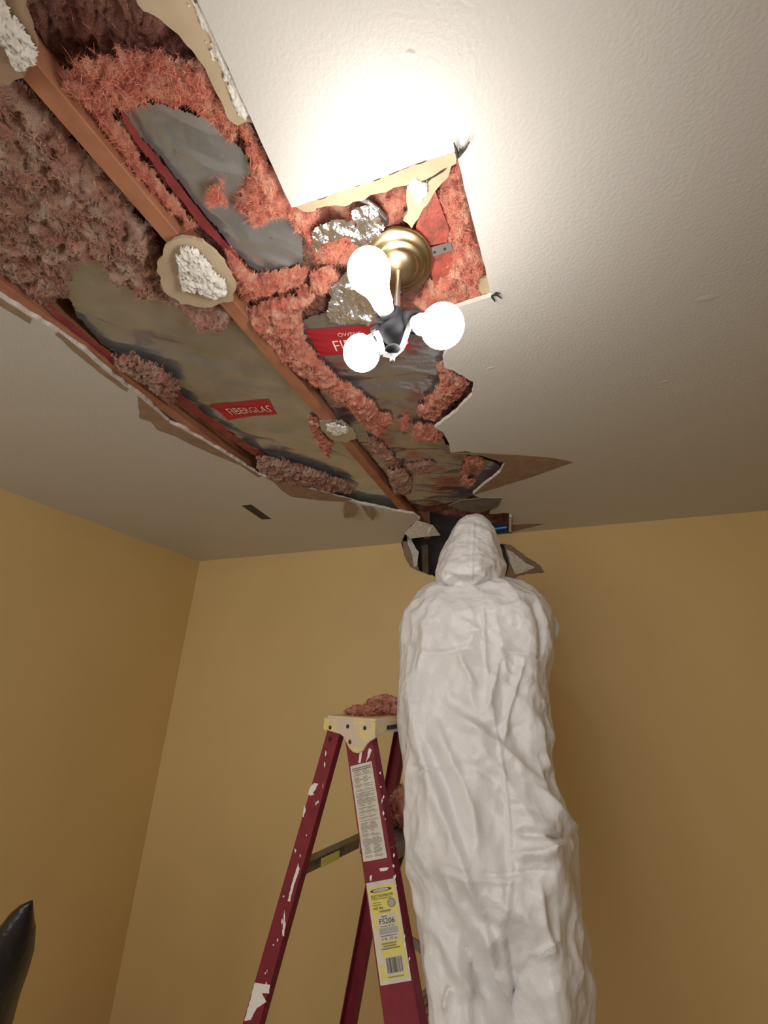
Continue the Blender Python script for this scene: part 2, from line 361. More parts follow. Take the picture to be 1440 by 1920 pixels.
# back wall with the broken hole under the ceiling
WH = [(752, 1016), (758, 1040), (768, 1060), (790, 1072), (822, 1083), (870, 1092), (930, 1098), (946, 1094), (962, 1082), (985, 1077), (1021, 1073), (1012, 1060), (985, 1043), (958, 1022), (944, 1019), (880, 1017), (860, 1004)]
wh = np.array([[at_y(a, b, YB)[0], at_y(a, b, YB)[2]] for a, b in WH])
wd = []
for i in range(len(wh)-1):
    m = max(1, int(np.linalg.norm(wh[i+1]-wh[i])/.006))
    for k in range(m): wd.append(wh[i]+(wh[i+1]-wh[i])*k/m)
wd.append(wh[-1]); wd = np.array(wd); q = p3(wd[:, 0], wd[:, 1], .3)
wd = wd+np.stack([fbm(q, 60, 4, 3)-.5, fbm(q, 60, 8, 3)-.5], 1)*.009
wd[:, 1] = np.minimum(wd[:, 1], ZC); wd[0, 1] = ZC; wd[-1, 1] = ZC
wall_poly = np.vstack([wd[0], [XL, ZC], [XL, 0], [XR, 0], [XR, ZC], wd[::-1][:-1]])
wall_back = tag(plate('wall_back', wall_poly, 0, .013, M_WALL, M_GYP, mapf=lambda u, v, w_: (u, YB+w_, v)), kind='structure')
# cavity behind it
tag(box_struct('wall_sheathing', (XL, YB+.105, 0), (XR, YB+.12, 2.85), M_DARK), 'board sheathing coloured as cavity shade, seen through the hole at the top of the tan wall', 'sheathing')
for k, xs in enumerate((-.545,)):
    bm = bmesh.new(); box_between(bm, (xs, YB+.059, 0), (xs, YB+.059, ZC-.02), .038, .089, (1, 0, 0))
    s = bm_obj('wall_stud', bm, M_DKWOOD); tag(s, 'dark wooden stud in the wall cavity left of the hooded head', 'stud')
def wall_patch(name, pts, m, parent, off=.001, thick=.001, amp=.003, seed=0):
    P = np.array([[at_y(a, b, YB)[0], at_y(a, b, YB)[2]] for a, b in pts]); P = roughen(P, amp, .006, seed)
    return plate(name, P, -off, -off-thick, m, m, parent, mapf=lambda u, v, w_: (u, YB+w_, v))
wall_patch('torn_paper', [(945, 1020), (958, 1022), (985, 1043), (1012, 1060), (1021, 1072), (1000, 1076), (975, 1078), (952, 1095), (945, 1092), (955, 1060)], M_KRAFT, wall_back, seed=2)
wall_patch('torn_paper', [(754, 1014), (766, 1016), (778, 1040), (786, 1072), (770, 1064), (758, 1042)], M_KRAFT, wall_back, seed=5)
wall_patch('gypsum_core', [(950, 1030), (962, 1036), (985, 1055), (1003, 1064), (985, 1072), (966, 1077), (957, 1055)], M_GYP, wall_back, off=.0025, seed=7)
wall_patch('gypsum_core', [(762, 1000), (768, 1002), (775, 1020), (785, 1036), (783, 1060), (776, 1063), (773, 1040), (765, 1020)], M_GYP, wall_back, off=.0025, seed=8)

# structure over the ceiling
tag(box_struct('upper_subfloor', (XL-.1, YR-.1, 2.85), (XR+.1, YB+.12, 2.87), M_DARK), 'shade-coloured cover boards added over the joists above the torn ceiling', 'subfloor')  # added lid that keeps sky light out, with shade put into its colour
def joist(x0, y0, x1, y1, label):
    bm = bmesh.new(); zc = ZT+.115
    box_between(bm, (x0, y0, zc), (x1, y1, zc), .038, .23, (1, 0, 0))
    bmesh.ops.bevel(bm, geom=list(bm.edges), offset=.002, segments=1, affect='EDGES')
    tag(bm_obj('ceiling_joist', bm, M_WOOD), label, 'joist', 'ceiling joists')
joist(-1.056, YR, -1.050, YB, 'orange brown joist along the ragged left edge of the torn ceiling')
joist(-.655, YR, -.523, YB, 'bare brown joist crossing the middle of the ceiling opening')

# ---------------------------------------------------------------- insulation
FILM_K = {21: (.10, 7.0), 42: (.18, 9.0), 51: (.42, 12.0)}
def film_z(x, y, base, amp, seed, ang=0.0, stretch=.3):
    k2, fq = FILM_K.get(seed, (.45, 12.0))
    c, s = math.cos(ang), math.sin(ang); u = c*x+s*y; v = -s*x+c*y
    wv = v+.05*(fbm(p3(x, y, seed), 7, seed+2, 2)-.5)
    q = p3(u*stretch, wv, seed*.31); q2 = p3(u*stretch*1.6, wv, seed*.57)
    f1, f2 = worley(p3(u*.45, wv, seed), 9, seed)
    return base-amp*(1.0*ridged(q, fq, seed, 2)+k2*ridged(q2, 34, seed+4, 2)+.8*f1-1.0)
def xj2(y): return -.655+(y-YR)/(YB-YR)*.132
def grid_bay(poly, res, rag, seed, clip, ragf=45):
    x, y, d, Q = grid_in(poly, res, rag, seed, ragf)
    if not clip: return x, y, d, Q
    ok = ((x > -1.034) & (x < xj2(y)-.020)) if clip == 1 else (x > xj2(y)+.020)
    ok &= y < YB-.004
    idx = -np.ones(len(x), int); idx[ok] = np.arange(ok.sum()); Q = idx[Q]; Q = Q[(Q >= 0).all(1)]
    return x[ok], y[ok], d[ok], Q
def film(name, pts, base, amp, m, parent=None, seed=0, ang=0.0, stretch=.35, res=.004, rag=.004, clip=0):
    poly = xy(pts, base); x, y, d, Q = grid_bay(poly, res, rag, seed, clip)
    z = film_z(x, y, base, amp, seed, ang, stretch)
    return mesh_np(name, np.stack([x, y, z], 1), Q[:, ::-1], m, parent)
def fluff(name, pts, zl, T, m, mf, parent=None, seed=0, res=.003, rag=.010, fibers=900, clip=0, lumps=26, ragf=45):
    poly = xy(pts, zl-T*.5); x, y, d, Q = grid_bay(poly, res, rag, seed, clip, ragf)
    q = p3(x, y, seed*.13); wq = q+np.stack([fbm(q, 40, seed+3, 2)-.5, fbm(q, 40, seed+4, 2)-.5, q[:, 0]*0], 1)*.03
    prof = 1-np.exp(-d/.011)
    z = zl-prof*(T*(.25+1.1*fbm(wq, lumps, seed, 3))+.017*(ridged(wq, 70, seed+7, 2)-.5)+.010*(ridged(wq, 170, seed+8, 2)-.5))
    V = np.stack([x+.004*(fbm(q, 130, seed+20, 2)-.5), y+.004*(fbm(q, 130, seed+21, 2)-.5), z], 1)
    o = mesh_np(name, V, Q[:, ::-1], m, parent)
    if fibers and len(x) > 10:
        rng = np.random.default_rng(seed+5); n = int(fibers*2.2); id_ = rng.integers(0, len(x), n); P = V[id_]
        a = rng.uniform(0, 2*np.pi, n); dn = rng.uniform(-.9, .25, n); D = np.stack([np.cos(a), np.sin(a), dn], 1); D /= np.linalg.norm(D, axis=1)[:, None]
        Ln = rng.uniform(.003, .010, n); wd_ = rng.uniform(.00025, .0006, n); bend = rng.normal(0, .8, (n, 3))
        S = np.cross(D, rng.normal(0, 1, (n, 3))); S /= np.linalg.norm(S, axis=1)[:, None]
        rows = []
        for k, tt in enumerate((0, .35, .7, 1.0)):
            C_ = P+D*(Ln*tt)[:, None]+bend*((tt*tt)*Ln*.5)[:, None]; ww = (wd_*(1-.8*tt))[:, None]; rows += [C_-S*ww, C_+S*ww]
        W = np.stack(rows, 1).reshape(-1, 3); base = np.arange(n)[:, None]*8
        Qf = np.concatenate([base+np.array([[0, 1, 3, 2]]), base+np.array([[2, 3, 5, 4]]), base+np.array([[4, 5, 7, 6]])])
        f = mesh_np('loose_fibers', W, Qf, mf, o if parent is None else parent, smooth=False); f['kind'] = 'stuff'
    return o
def cen(pts, z): return at_z(sum(p[0] for p in pts)/len(pts), sum(p[1] for p in pts)/len(pts), z)

# bay between the left joist and the middle joist
b1 = thing('insulation_batt', cen([(300, 600)], ZT+.03), 'insulation batt with olive grey foil facing left of the middle joist', 'insulation')
fluff('fluff_core', [(-300, -100), (20, 120), (300, 450), (470, 620), (760, 955), (690, 925), (480, 850), (300, 690), (90, 540), (-300, 300)], ZT+.105, .03, M_PINKSHADE, M_FIBERD, b1, 11, .005, fibers=0, clip=1)
F1 = [(135, 470), (235, 500), (330, 540), (440, 575), (480, 620), (560, 715), (610, 780), (660, 845), (775, 968), (700, 962), (590, 925), (520, 890), (440, 815), (380, 772), (320, 722), (250, 690), (185, 640), (140, 590), (120, 530)]
film('foil_facing', F1, ZT+.030, .012, M_FOIL, b1, 21, math.radians(40), .35, .0030, clip=1)
fluff('torn_fluff', [(-160, 60), (35, 158), (110, 240), (200, 335), (296, 446), (300, 500), (318, 560), (298, 574), (250, 552), (205, 520), (178, 492), (150, 490), (140, 530), (136, 562), (100, 572), (60, 565), (0, 545), (-160, 470)], ZT+.045, .040, M_DUSTY, M_FIBERD, b1, 31, .0028, .012, 5200, clip=1)
fluff('torn_fluff', [(296, 560), (360, 572), (442, 572), (440, 596), (418, 626), (380, 620), (352, 604), (345, 585)], ZT+.03, .03, M_DUSTY, M_FIBERD, b1, 32, .0028, .010, 700, clip=1)
skin = film('facing_flange', [(88, 556), (120, 590), (170, 632), (215, 664), (262, 690), (322, 722), (382, 772), (442, 815), (520, 868), (516, 880), (436, 826), (374, 784), (312, 734), (250, 703), (200, 676), (150, 634), (100, 590)], ZT+.012, .006, M_DKRED, b1, 23, 0, 1.0, .003, .002)

# bay right of the middle joist
b2 = thing('insulation_batt', cen([(450, 350)], ZT+.03), 'insulation batt with dark foil and red edge between middle joist and straight ceiling cut', 'insulation')
fluff('fluff_core', [(60, -120), (330, -120), (480, 200), (560, 400), (860, 270), (940, 560), (860, 640), (900, 720), (960, 870), (960, 985), (780, 955), (500, 640), (330, 440), (120, 190), (-60, -60)], ZT+.085, .04, M_PINKSHADE, M_FIBERD, b2, 41, .004, fibers=2500, clip=2)
film('foil_facing', [(225, 195), (300, 190), (400, 225), (455, 280), (490, 330), (530, 400), (565, 430), (570, 490), (488, 518), (440, 472), (370, 382), (300, 290), (250, 240)], ZT+.034, .010, M_FOIL, b2, 42, math.radians(40), .4, .0030, clip=2)
film('facing_flange', [(219, 198), (228, 200), (268, 258), (306, 306), (352, 362), (392, 416), (478, 512), (466, 514), (376, 424), (336, 372), (290, 312), (252, 262)], ZT+.020, .005, M_DKRED, b2, 43, 0, 1.0, .0025, .002)
fluff('torn_fluff', [(92, 140), (150, 112), (240, 108), (330, 112), (385, 132), (425, 212), (446, 254), (424, 272), (402, 238), (360, 214), (330, 208), (285, 200), (252, 205), (238, 222), (222, 196), (214, 215), (245, 262), (262, 300), (320, 366), (372, 432), (352, 436), (270, 348), (200, 268), (145, 200)], ZT+.035, .034, M_PINK, M_FIBER, b2, 44, .0026, .010, 3600, clip=2)
fluff('torn_fluff', [(415, 165), (446, 190), (472, 258), (502, 310), (545, 386), (590, 388), (604, 420), (590, 462), (566, 440), (545, 414), (505, 418), (478, 436), (455, 405), (438, 380), (456, 350), (468, 300), (448, 262)], ZT+.030, .030, M_PINK, M_FIBER, b2, 45, .0026, .010, 2200, clip=2)
fluff('torn_fluff', [(425, 462), (480, 518), (556, 498), (578, 512), (566, 540), (510, 556), (458, 570), (438, 545), (415, 500)], ZT+.026, .026, M_PINK, M_FIBER, b2, 46, .0026, .008, 1300, clip=2)
b3 = thing('insulation_batt', cen([(740, 740)], ZT+.03), 'insulation batt with red printed film behind the bare bulbs reaching the back wall', 'insulation')
F3 = [(556, 600), (640, 565), (720, 590), (800, 585), (838, 600), (846, 660), (854, 700), (848, 762), (818, 800), (838, 830), (905, 858), (944, 870), (905, 915), (872, 938), (800, 948), (770, 942), (735, 900), (700, 860), (640, 790), (600, 735), (575, 660)]
film('foil_facing', F3, ZT+.034, .010, M_FOILR, b3, 51, math.radians(19), .18, .0030, clip=2)
fluff('torn_fluff', [(446, 590), (520, 564), (575, 545), (596, 556), (566, 592), (566, 622), (582, 655), (606, 690), (652, 722), (702, 758), (726, 802), (716, 824), (690, 808), (650, 768), (590, 722), (545, 694), (500, 648), (470, 618)], ZT+.022, .036, M_PINK, M_FIBER, b3, 52, .0026, .008, 3600, clip=2)
b4 = thing('insulation_batt', cen([(880, 450)], ZT+.03), 'pink insulation packed beside the red wood in the square light cutout', 'insulation')
fluff('torn_fluff', [(862, 290), (886, 400), (910, 480), (926, 552), (880, 575), (800, 590), (770, 575), (800, 540), (830, 480), (835, 430), (815, 370), (838, 330)], ZT+.035, .034, M_PINK, M_FIBER, b4, 53, .0026, .008, 2200, clip=2)
b5 = thing('insulation_batt', cen([(640, 450)], ZT+.03), 'crumpled shiny foil and pink insulation left of the brass canopy', 'insulation')
fluff('torn_fluff', [(560, 398), (640, 380), (700, 362), (770, 345), (790, 365), (755, 400), (765, 430), (720, 440), (690, 480), (650, 500), (600, 500), (575, 470)], ZT+.05, .028, M_PINK, M_FIBER, b5, 54, .0028, .010, 1800, clip=2)
film('bright_foil', [(588, 425), (612, 408), (640, 396), (668, 412), (664, 436), (640, 444), (612, 448), (600, 470), (586, 462)], ZT+.008, .020, M_FOILB, b5, 55, .6, .8, .0028, .006)
film('bright_foil', [(655, 390), (690, 370), (716, 392), (722, 420), (700, 452), (676, 470), (656, 445), (668, 420)], ZT+.010, .018, M_FOILB, b5, 56, .9, .8, .0028, .006)
film('bright_foil', [(620, 530), (650, 505), (668, 500), (690, 540), (715, 575), (730, 600), (690, 606), (645, 604), (618, 598), (612, 565)], ZT+.010, .024, M_FOILB, b5, 57, .3, .8, .0028, .006)
fluff('torn_fluff', [(605, 448), (640, 440), (655, 460), (650, 478), (620, 486), (604, 470)], ZT+.02, .02, M_PINK, M_FIBER, b5, 58, .0026, .006, 400, clip=2)
fluff('torn_fluff', [(580, 512), (622, 500), (640, 520), (625, 545), (600, 560), (582, 545)], ZT+.02, .02, M_PINK, M_FIBER, b5, 59, .0026, .006, 400, clip=2)
# loose clumps
CL = [
 ([(205, 668), (250, 668), (300, 694), (336, 722), (334, 748), (318, 760), (300, 742), (255, 712), (222, 692)], 'dusty pink clump stuffed at the left joist above the torn board edge', .0, .03, 1),
 ([(478, 856), (530, 864), (600, 886), (652, 905), (668, 926), (620, 922), (550, 908), (495, 895), (482, 880)], 'long pink clump lying along the torn white ceiling edge', .0, .026, 1),
 ([(577, 782), (602, 788), (608, 812), (628, 832), (616, 866), (600, 840), (584, 815)], 'thin pink wisp on the foil beside the small plaster patch', .012, .018, 0),
 ([(390, 354), (414, 340), (418, 376), (398, 392), (388, 380)], 'small pink tuft stuck on the dark foil sheet', .012, .018, 0),
 ([(818, 690), (836, 672), (852, 700), (880, 716), (868, 738), (842, 762), (816, 788), (788, 786), (780, 770), (806, 742), (822, 716)], 'pink clump hugging the jagged ceiling edge right of the bulbs', .012, .026, 0),
 ([(768, 802), (792, 793), (816, 800), (834, 814), (824, 832), (800, 828), (776, 832)], 'orange pink lump at the notch under the jagged ceiling edge', .008, .028, 0),
 ([(722, 884), (758, 882), (776, 905), (770, 928), (736, 926)], 'dusty pink lump where the middle joist nears the back wall', .004, .03, 1),
 ([(684, 812), (716, 830), (744, 860), (750, 884), (724, 872), (698, 846)], 'dull pink clump along the right side of the far middle joist', .02, .02, 1),
 ([(756, 872), (806, 862), (820, 872), (800, 888), (770, 890)], 'flat reddish tuft on the film near the back wall', .02, .014, 1),
 ([(872, 856), (898, 854), (910, 866), (902, 882), (884, 876), (878, 898), (898, 902), (880, 916), (862, 905)], 'pink scrap beside the long brown paper spike', .012, .02, 0),
 ([(690, 770), (716, 780), (732, 776), (738, 796), (722, 806), (700, 796)], 'pink tuft at the tip of the long insulation strand', .012, .02, 0),
 ([(748, 786), (760, 776), (768, 800), (756, 812)], 'tiny pink tuft in the middle of the dark film', .016, .014, 0),
]
for k, (pts, lab, dz, T, dusty) in enumerate(CL):
    o = fluff('insulation_clump', pts, ZT+dz+.01, T, M_DUSTY if dusty else M_PINK, M_FIBERD if dusty else M_FIBER, None, 70+k, .0022, .013, 700, ragf=70, lumps=38)
    tag(o, lab, 'insulation')
# printed blocks and letters on the films
def text_mesh(txt, size, font_w=1.0, fine=False):
    cu = bpy.data.curves.new('lettering', 'FONT'); cu.body = txt; cu.size = size; cu.align_x = 'CENTER'; cu.align_y = 'CENTER'; cu.resolution_u = 3
    o = bpy.data.objects.new('lettering', cu); COL.objects.link(o); dg = bpy.context.evaluated_depsgraph_get(); me = bpy.data.meshes.new_from_object(o.evaluated_get(dg))
    bpy.data.objects.remove(o); bpy.data.curves.remove(cu)
    bm = bmesh.new(); bm.from_mesh(me); bmesh.ops.triangulate(bm, faces=bm.faces)
    if fine: bmesh.ops.subdivide_edges(bm, edges=bm.edges, cuts=3, use_grid_fill=True)
    bm.to_mesh(me); bm.free()
    V = np.array([v.co[:] for v in me.vertices]); Fs = [tuple(p.vertices) for p in me.polygons]; bpy.data.meshes.remove(me); V[:, 0] *= font_w
    return V, Fs
def quad_map(c4, u, v):
    """bilinear, c4 = bl, br, tr, tl ; u,v in 0..1"""
    u = u[:, None]; v = v[:, None]; return c4[0]*(1-u)*(1-v)+c4[1]*u*(1-v)+c4[2]*u*v+c4[3]*(1-u)*v
def print_on_film(parent, px4, base, amp, seed, ang, stretch, text, small=None):
    c4 = np.array([at_z(a, b, base)[:2] for a, b in px4])
    n = 150; U, Vv = np.meshgrid(np.linspace(0, 1, n), np.linspace(0, 1, n//2), indexing='ij'); XY = quad_map(c4, U.ravel(), Vv.ravel())
    z = film_z(XY[:, 0], XY[:, 1], base, amp, seed, ang, stretch)-.0014
    I = np.arange(n*(n//2)).reshape(n, n//2); Q = np.stack([I[:-1, :-1].ravel(), I[1:, :-1].ravel(), I[1:, 1:].ravel(), I[:-1, 1:].ravel()], 1)
    blk = mesh_np('red_print', np.column_stack([XY, z]), Q, M_REDPRINT, parent)
    for txt, cx, cy, hw, hh in text:
        V, Fs = text_mesh(txt, 1.0, 1.0, True); V[:, 0] -= (V[:, 0].min()+V[:, 0].max())/2; V[:, 1] -= (V[:, 1].min()+V[:, 1].max())/2
        u = cx+V[:, 0]/np.ptp(V[:, 0])*hw; v = cy+V[:, 1]/np.ptp(V[:, 1])*hh
        XY2 = quad_map(c4, u, v); z2 = film_z(XY2[:, 0], XY2[:, 1], base, amp, seed, ang, stretch)-.0040
        mesh_obj('lettering', np.column_stack([XY2, z2]), Fs, M_REDPRINT if cy < 0 else M_WHITEPRINT, parent)
print_on_film(b1, [(428, 786), (520, 776), (504, 747), (393, 757)], ZT+.030, .012, 21, math.radians(40), .35, [('FIBERGLAS', .56, .47, .78, .42)])
print_on_film(b3, [(600, 666), (770, 650), (760, 598), (572, 614)], ZT+.034, .010, 51, math.radians(19), .18, [('FIBERGLAS', .60, .36, .78, .36), ('OWENS', .42, .74, .24, .15)])

# ---------------------------------------------------------------- drywall remnants and plaster
def remnant(name, label, board_px, blob_px, zb, seed, blobT=.012, boardm=M_BEIGE, bt=.010):
    pts = board_px or blob_px
    t = thing(name, cen(pts, zb), label, 'plaster')
    if board_px: plate('board_scrap', roughen(xy(board_px, zb), .006, .006, seed), zb, zb+bt, boardm, boardm, t)
    if blob_px:
        for bp in (blob_px if isinstance(blob_px[0], list) else [blob_px]):
            poly = xy(bp, zb-.004); x, y, d, Q = grid_in(poly, .0018, .008, seed, 80); q = p3(x, y, seed)
            z = zb-.0005-(1-np.exp(-d/.006))*(blobT*(.05+.75*ridged(q, 55, seed, 3)+.55*ridged(q, 150, seed+3, 3)))
            mesh_np('plaster_lump', np.stack([x, y, z], 1), Q[:, ::-1], M_GYP, t)
    return t
remnant('drywall_remnant', 'round beige board scrap with fluffy white plaster under the middle joist', [(310, 462), (340, 446), (380, 452), (420, 490), (440, 535), (436, 565), (390, 576), (340, 571), (305, 545), (297, 500)],
        [(333, 466), (355, 461), (385, 480), (405, 510), (425, 530), (430, 556), (395, 561), (370, 548), (340, 550), (333, 520), (330, 490)], ZC+.002, 5, .016)
remnant('drywall_remnant', 'grey white plaster lump at the top left corner of the opening', [(-60, -60), (35, -40), (50, 20), (72, 90), (45, 145), (0, 160), (-60, 120)], [(-40, -30), (8, -30), (20, 20), (48, 55), (70, 90), (64, 130), (45, 142), (28, 136), (18, 112), (0, 85), (-40, 40)], ZC+.002, 6, .018, M_KRAFT)
remnant('drywall_remnant', 'small white plaster patch under the far half of the middle joist', [(600, 790), (640, 788), (662, 802), (668, 822), (650, 830), (622, 824), (604, 808)], [(610, 797), (625, 792), (655, 800), (656, 813), (630, 818), (612, 808)], ZT-.003, 7, .010, M_FOIL, .003)
remnant('drywall_remnant', 'beige triangular board with crumbly plaster in the square light cutout', [(762, 398), (764, 352), (800, 342), (853, 302), (800, 385), (772, 428), (757, 414)], [(763, 352), (778, 337), (800, 342), (803, 360), (786, 382), (770, 376)], ZT+.004, 8, .012)
remnant('drywall_remnant', 'long beige board strip along the top cut of the light opening', [(552, 388), (700, 336), (852, 284), (853, 305), (800, 336), (740, 352), (650, 384), (570, 398)], None, ZT+.001, 9)
remnant('drywall_remnant', 'beige old board behind the straight ceiling cut with crusty white edge', [(225, -60), (350, -60), (400, 55), (478, 228), (446, 240), (425, 214), (388, 132), (335, 62), (270, 20)], [(330, -40), (352, -30), (402, 62), (472, 220), (462, 236), (440, 200), (412, 130), (388, 80)], ZT+.001, 10, .008)
remnant('drywall_remnant', 'small beige board corner at the lower right of the square cutout', [(893, 528), (916, 518), (924, 552), (905, 558)], None, ZT+.001, 12)

# scrap bits at the saw cut corners
def scrap(label, strands, seed):
    bm = bmesh.new(); rng = random.Random(seed)
    for pts in strands: tube(bm, [at_z(a, b, ZC-.002-dz) for a, b, dz in pts], [.0022, .0020, .0010][:len(pts)], 6)
    tag(bm_obj('paper_scrap', bm, M_INK), label, 'paper scrap')
scrap('dark curled paper shreds at the upper right corner of the square cutout', [[(858, 296, .0), (855, 280, .004), (851, 268, .006)], [(860, 294, .0), (872, 280, .006), (880, 266, .009)], [(860, 290, .0), (864, 284, .002), (862, 278, .004)]], 1)
scrap('frayed paper shreds at the lower right corner of the square cutout', [[(921, 555, 0), (931, 553, .003), (941, 560, .006)], [(922, 556, 0), (930, 549, .003), (938, 551, .004)], [(922, 557, 0), (926, 562, .002), (928, 566, .004)]], 2)
# hanging torn paper flaps by the wall end of the tear
def flap(label, pts, m=M_KRAFT):
    P = np.array([at_z(a, b, ZC-dz) for a, b, dz in pts]); c = P.mean(0); V = list(P)+[p+np.array([0, 0, .0012]) for p in P]; n = len(P)
    Fs = [tuple(range(n)), tuple(range(2*n-1, n-1, -1))]+[(i, (i+1) % n, n+(i+1) % n, n+i) for i in range(n)]
    o = mesh_obj('paper_flap', V, Fs, [m, M_GYP], None, mat_idx=[0, 0]+[1]*n); tag(o, label, 'paper flap')
flap('small torn paper flap hanging beside the tear, farther from the wall hole', [(648, 936, 0), (662, 944, .004), (672, 955, .012), (664, 970, .030), (646, 972, .034), (643, 960, .018)])
flap('small torn paper flap hanging beside the tear, nearer the wall hole', [(676, 946, 0), (694, 950, .003), (706, 962, .014), (700, 977, .03), (688, 966, .016)])
flap('curled board flap hanging at the corner of the ceiling and wall hole', [(758, 1000, .002), (782, 976, .004), (812, 985, .012), (826, 1004, .03), (800, 1006, .05), (770, 1010, .03)], M_GYP)
flap('torn grey board tongue hanging over the hooded head', [(862, 938, 0), (905, 934, 0), (942, 934, .002), (930, 952, .012), (900, 962, .02), (868, 958, .016), (840, 948, .008)], M_GREYPAPER)

# white edge tab by the wall: board tab
bm = bmesh.new(); a = at_y(953, 978, YB-.05); box_between(bm, at_z(957, 966, ZC-.001), at_z(956, 995, ZC-.004), .012, .02, (1, 0, 0)); tag(bm_obj('board_tab', bm, M_GYP), 'short white board tab at the right end of the ceiling hole', 'board')
# blue tube where a spot of blue shows in the hole
bm = bmesh.new(); pb = at_y(934, 990, YB+.05); tube(bm, [pb+np.array([-.12, 0, -.01]), pb+np.array([.05, 0, .0])], .014, 12); tag(bm_obj('blue_tube', bm, M_BLUE), 'blue tube glimpsed in the dark hole right of the hood', 'pipe')

# ---------------------------------------------------------------- wood, strap and cable in the square cutout
def px_board(name, pts, z, h, m, label, cat):
    o = plate(name, xy(pts, z), z, z+h, m, m); tag(o, label, cat)
px_board('wood_block', [(796, 372), (814, 352), (842, 430), (838, 454), (800, 462), (784, 455), (780, 425)], ZT+.012, .12, M_REDWOOD, 'short red wood block beside the beige triangle in the cutout', 'wood block')
px_board('wood_block', [(803, 478), (846, 466), (870, 560), (866, 574), (822, 582)], ZT+.010, .12, M_REDWOOD, 'red wood block below the metal strap in the cutout', 'wood block')
st = thing('metal_strap', cen([(825, 467)], ZT), 'galvanized metal strap with holes right of the brass canopy', 'bracket')
o = plate('strap_plate', xy([(798, 468), (845, 455), (849, 469), (806, 483)], ZT+.006), ZT+.006, ZT+.009, M_STEEL, M_STEEL, st)
for c in ((815, 473), (834, 467)):
    bm = bmesh.new(); p = at_z(*c, ZT+.0058); lathe(bm, p, (0, 0, 1), [(0, -.0004), (.003, -.0004), (.003, .001), (0, .001)], 12); bm_obj('strap_hole_shade', bm, M_INK, st)  # solid dark discs stand in for the shade inside the holes
bm = bmesh.new(); tube(bm, [at_z(672, 372, ZT+.01), at_z(690, 378, ZT+.004), at_z(708, 392, ZT+.004), at_z(722, 408, ZT+.012), at_z(730, 430, ZT+.04)], .0048, 10)
tag(bm_obj('armored_cable', bm, M_GREYWIRE), 'grey metal clad cable poking through the foil above the canopy', 'cable')

# black tape on the ceiling
tag(plate('tape_strip', xy([(453, 948), (461, 947), (471, 946), (509, 973), (491, 974)], ZC), ZC-.0006, ZC-.0001, M_TAPE, M_TAPE), 'short strip of dark tape stuck on the ceiling left of the tear', 'tape')

# ---------------------------------------------------------------- light fixture
CAN = at_z(747, 502, ZC)
fx = thing('light_fixture', CAN, 'brass ceiling light with three bare lit bulbs in a black socket cluster', 'light fixture')
bm = bmesh.new(); lathe(bm, CAN+np.array([0, 0, .022]), (0, 0, -1), [(0, 0), (.071, 0), (.0725, .004), (.072, .008), (.068, .011), (.063, .013), (.056, .014), (.0545, .017), (.050, .019), (.042, .020), (.041, .023), (.038, .027), (.026, .032), (.012, .035), (.007, .036), (0, .036)], 64)
can = bm_obj('canopy', bm, M_BRASS, fx, True)
for c in ((757, 476), (752, 550)):
    bm = bmesh.new(); p = at_z(*c, ZC+.003); lathe(bm, p, (0, 0, -1), [(0, 0), (.005, 0), (.005, .0015), (.0025, .0025), (0, .0025)], 14); bm_obj('screw_hole_shade', bm, M_RIVET, can, True)  # small dark discs painted as shaded screw holes, nothing is cut
T0 = .70
HUB = at_t(738, 612, T0)
bm = bmesh.new(); tube(bm, [CAN+np.array([0, 0, -.008]), CAN+np.array([.0, -.002, -.05]), HUB+np.array([.002, .012, .05]), HUB], [.007, .0055, .0055, .007], 12); bm_obj('stem', bm, M_STEEL, fx, True)
bm = bmesh.new(); lathe(bm, HUB+np.array([0, 0, .030]), (0, 0, -1), [(0, 0), (.016, 0), (.022, .006), (.024, .02), (.024, .045), (.018, .056), (0, .058)], 24); bm_obj('hub', bm, M_BLACK, fx, True)
def bulb(px_g, t_g, px_s, t_s, r):
    g = at_t(*px_g, t_g); s = at_t(*px_s, t_s); ax = g-s; Ld = np.linalg.norm(ax); ax /= Ld
    # socket cup
    bm = bmesh.new(); lathe(bm, s-ax*.040, ax, [(0, 0), (.015, 0), (.019, .004), (.0195, .036), (.021, .038), (.021, .044), (.0165, .044), (.016, .038), (0, .038)], 24); bm_obj('socket', bm, M_BLACK, fx, True)
    k = r/.030; nk = .0125
    prof_c = [(0, -.004), (.0125, -.004), (.0135, .004), (.0150, .012), (.0170, .018)]
    bm = bmesh.new(); lathe(bm, s, ax, prof_c, 32); bb = bm_obj('bulb_collar', bm, M_COLLAR, fx, True)
    # glass: smooth blend of neck into globe
    z0 = .018; prof = [(.0170, z0)]
    th0 = math.radians(128)
    p0 = np.array([.0170, z0]); p3_ = np.array([r*math.sin(th0), Ld+r*math.cos(th0)])
    tan = np.array([math.cos(th0), -math.sin(th0)]); tan = -tan if tan[1] < 0 else tan
    c1_ = p0+np.array([.0006, .42])*np.array([1, np.linalg.norm(p3_-p0)]); c2_ = p3_-np.array([abs(math.cos(th0)), abs(math.sin(th0))])*np.linalg.norm(p3_-p0)*.38
    for q_ in np.linspace(0, 1, 9)[1:]:
        P_ = (1-q_)**3*p0+3*(1-q_)**2*q_*c1_+3*(1-q_)*q_*q_*c2_+q_**3*p3_; prof.append(tuple(P_))
    for a_ in np.linspace(th0, 0, 13)[1:]: prof.append((max(0, r*math.sin(a_)) if a_ > 1e-4 else 0, Ld+r*math.cos(a_)))
    bm = bmesh.new(); lathe(bm, s, ax, prof, 32); return bm_obj('bulb', bm, M_BULB, fx, True)
bulb((692, 509), .640, (727, 590), .690, .0342)
bulb((829, 612), .640, (776, 607), .690, .0345)
bulb((678, 662), .735, (712, 632), .715, .0330)
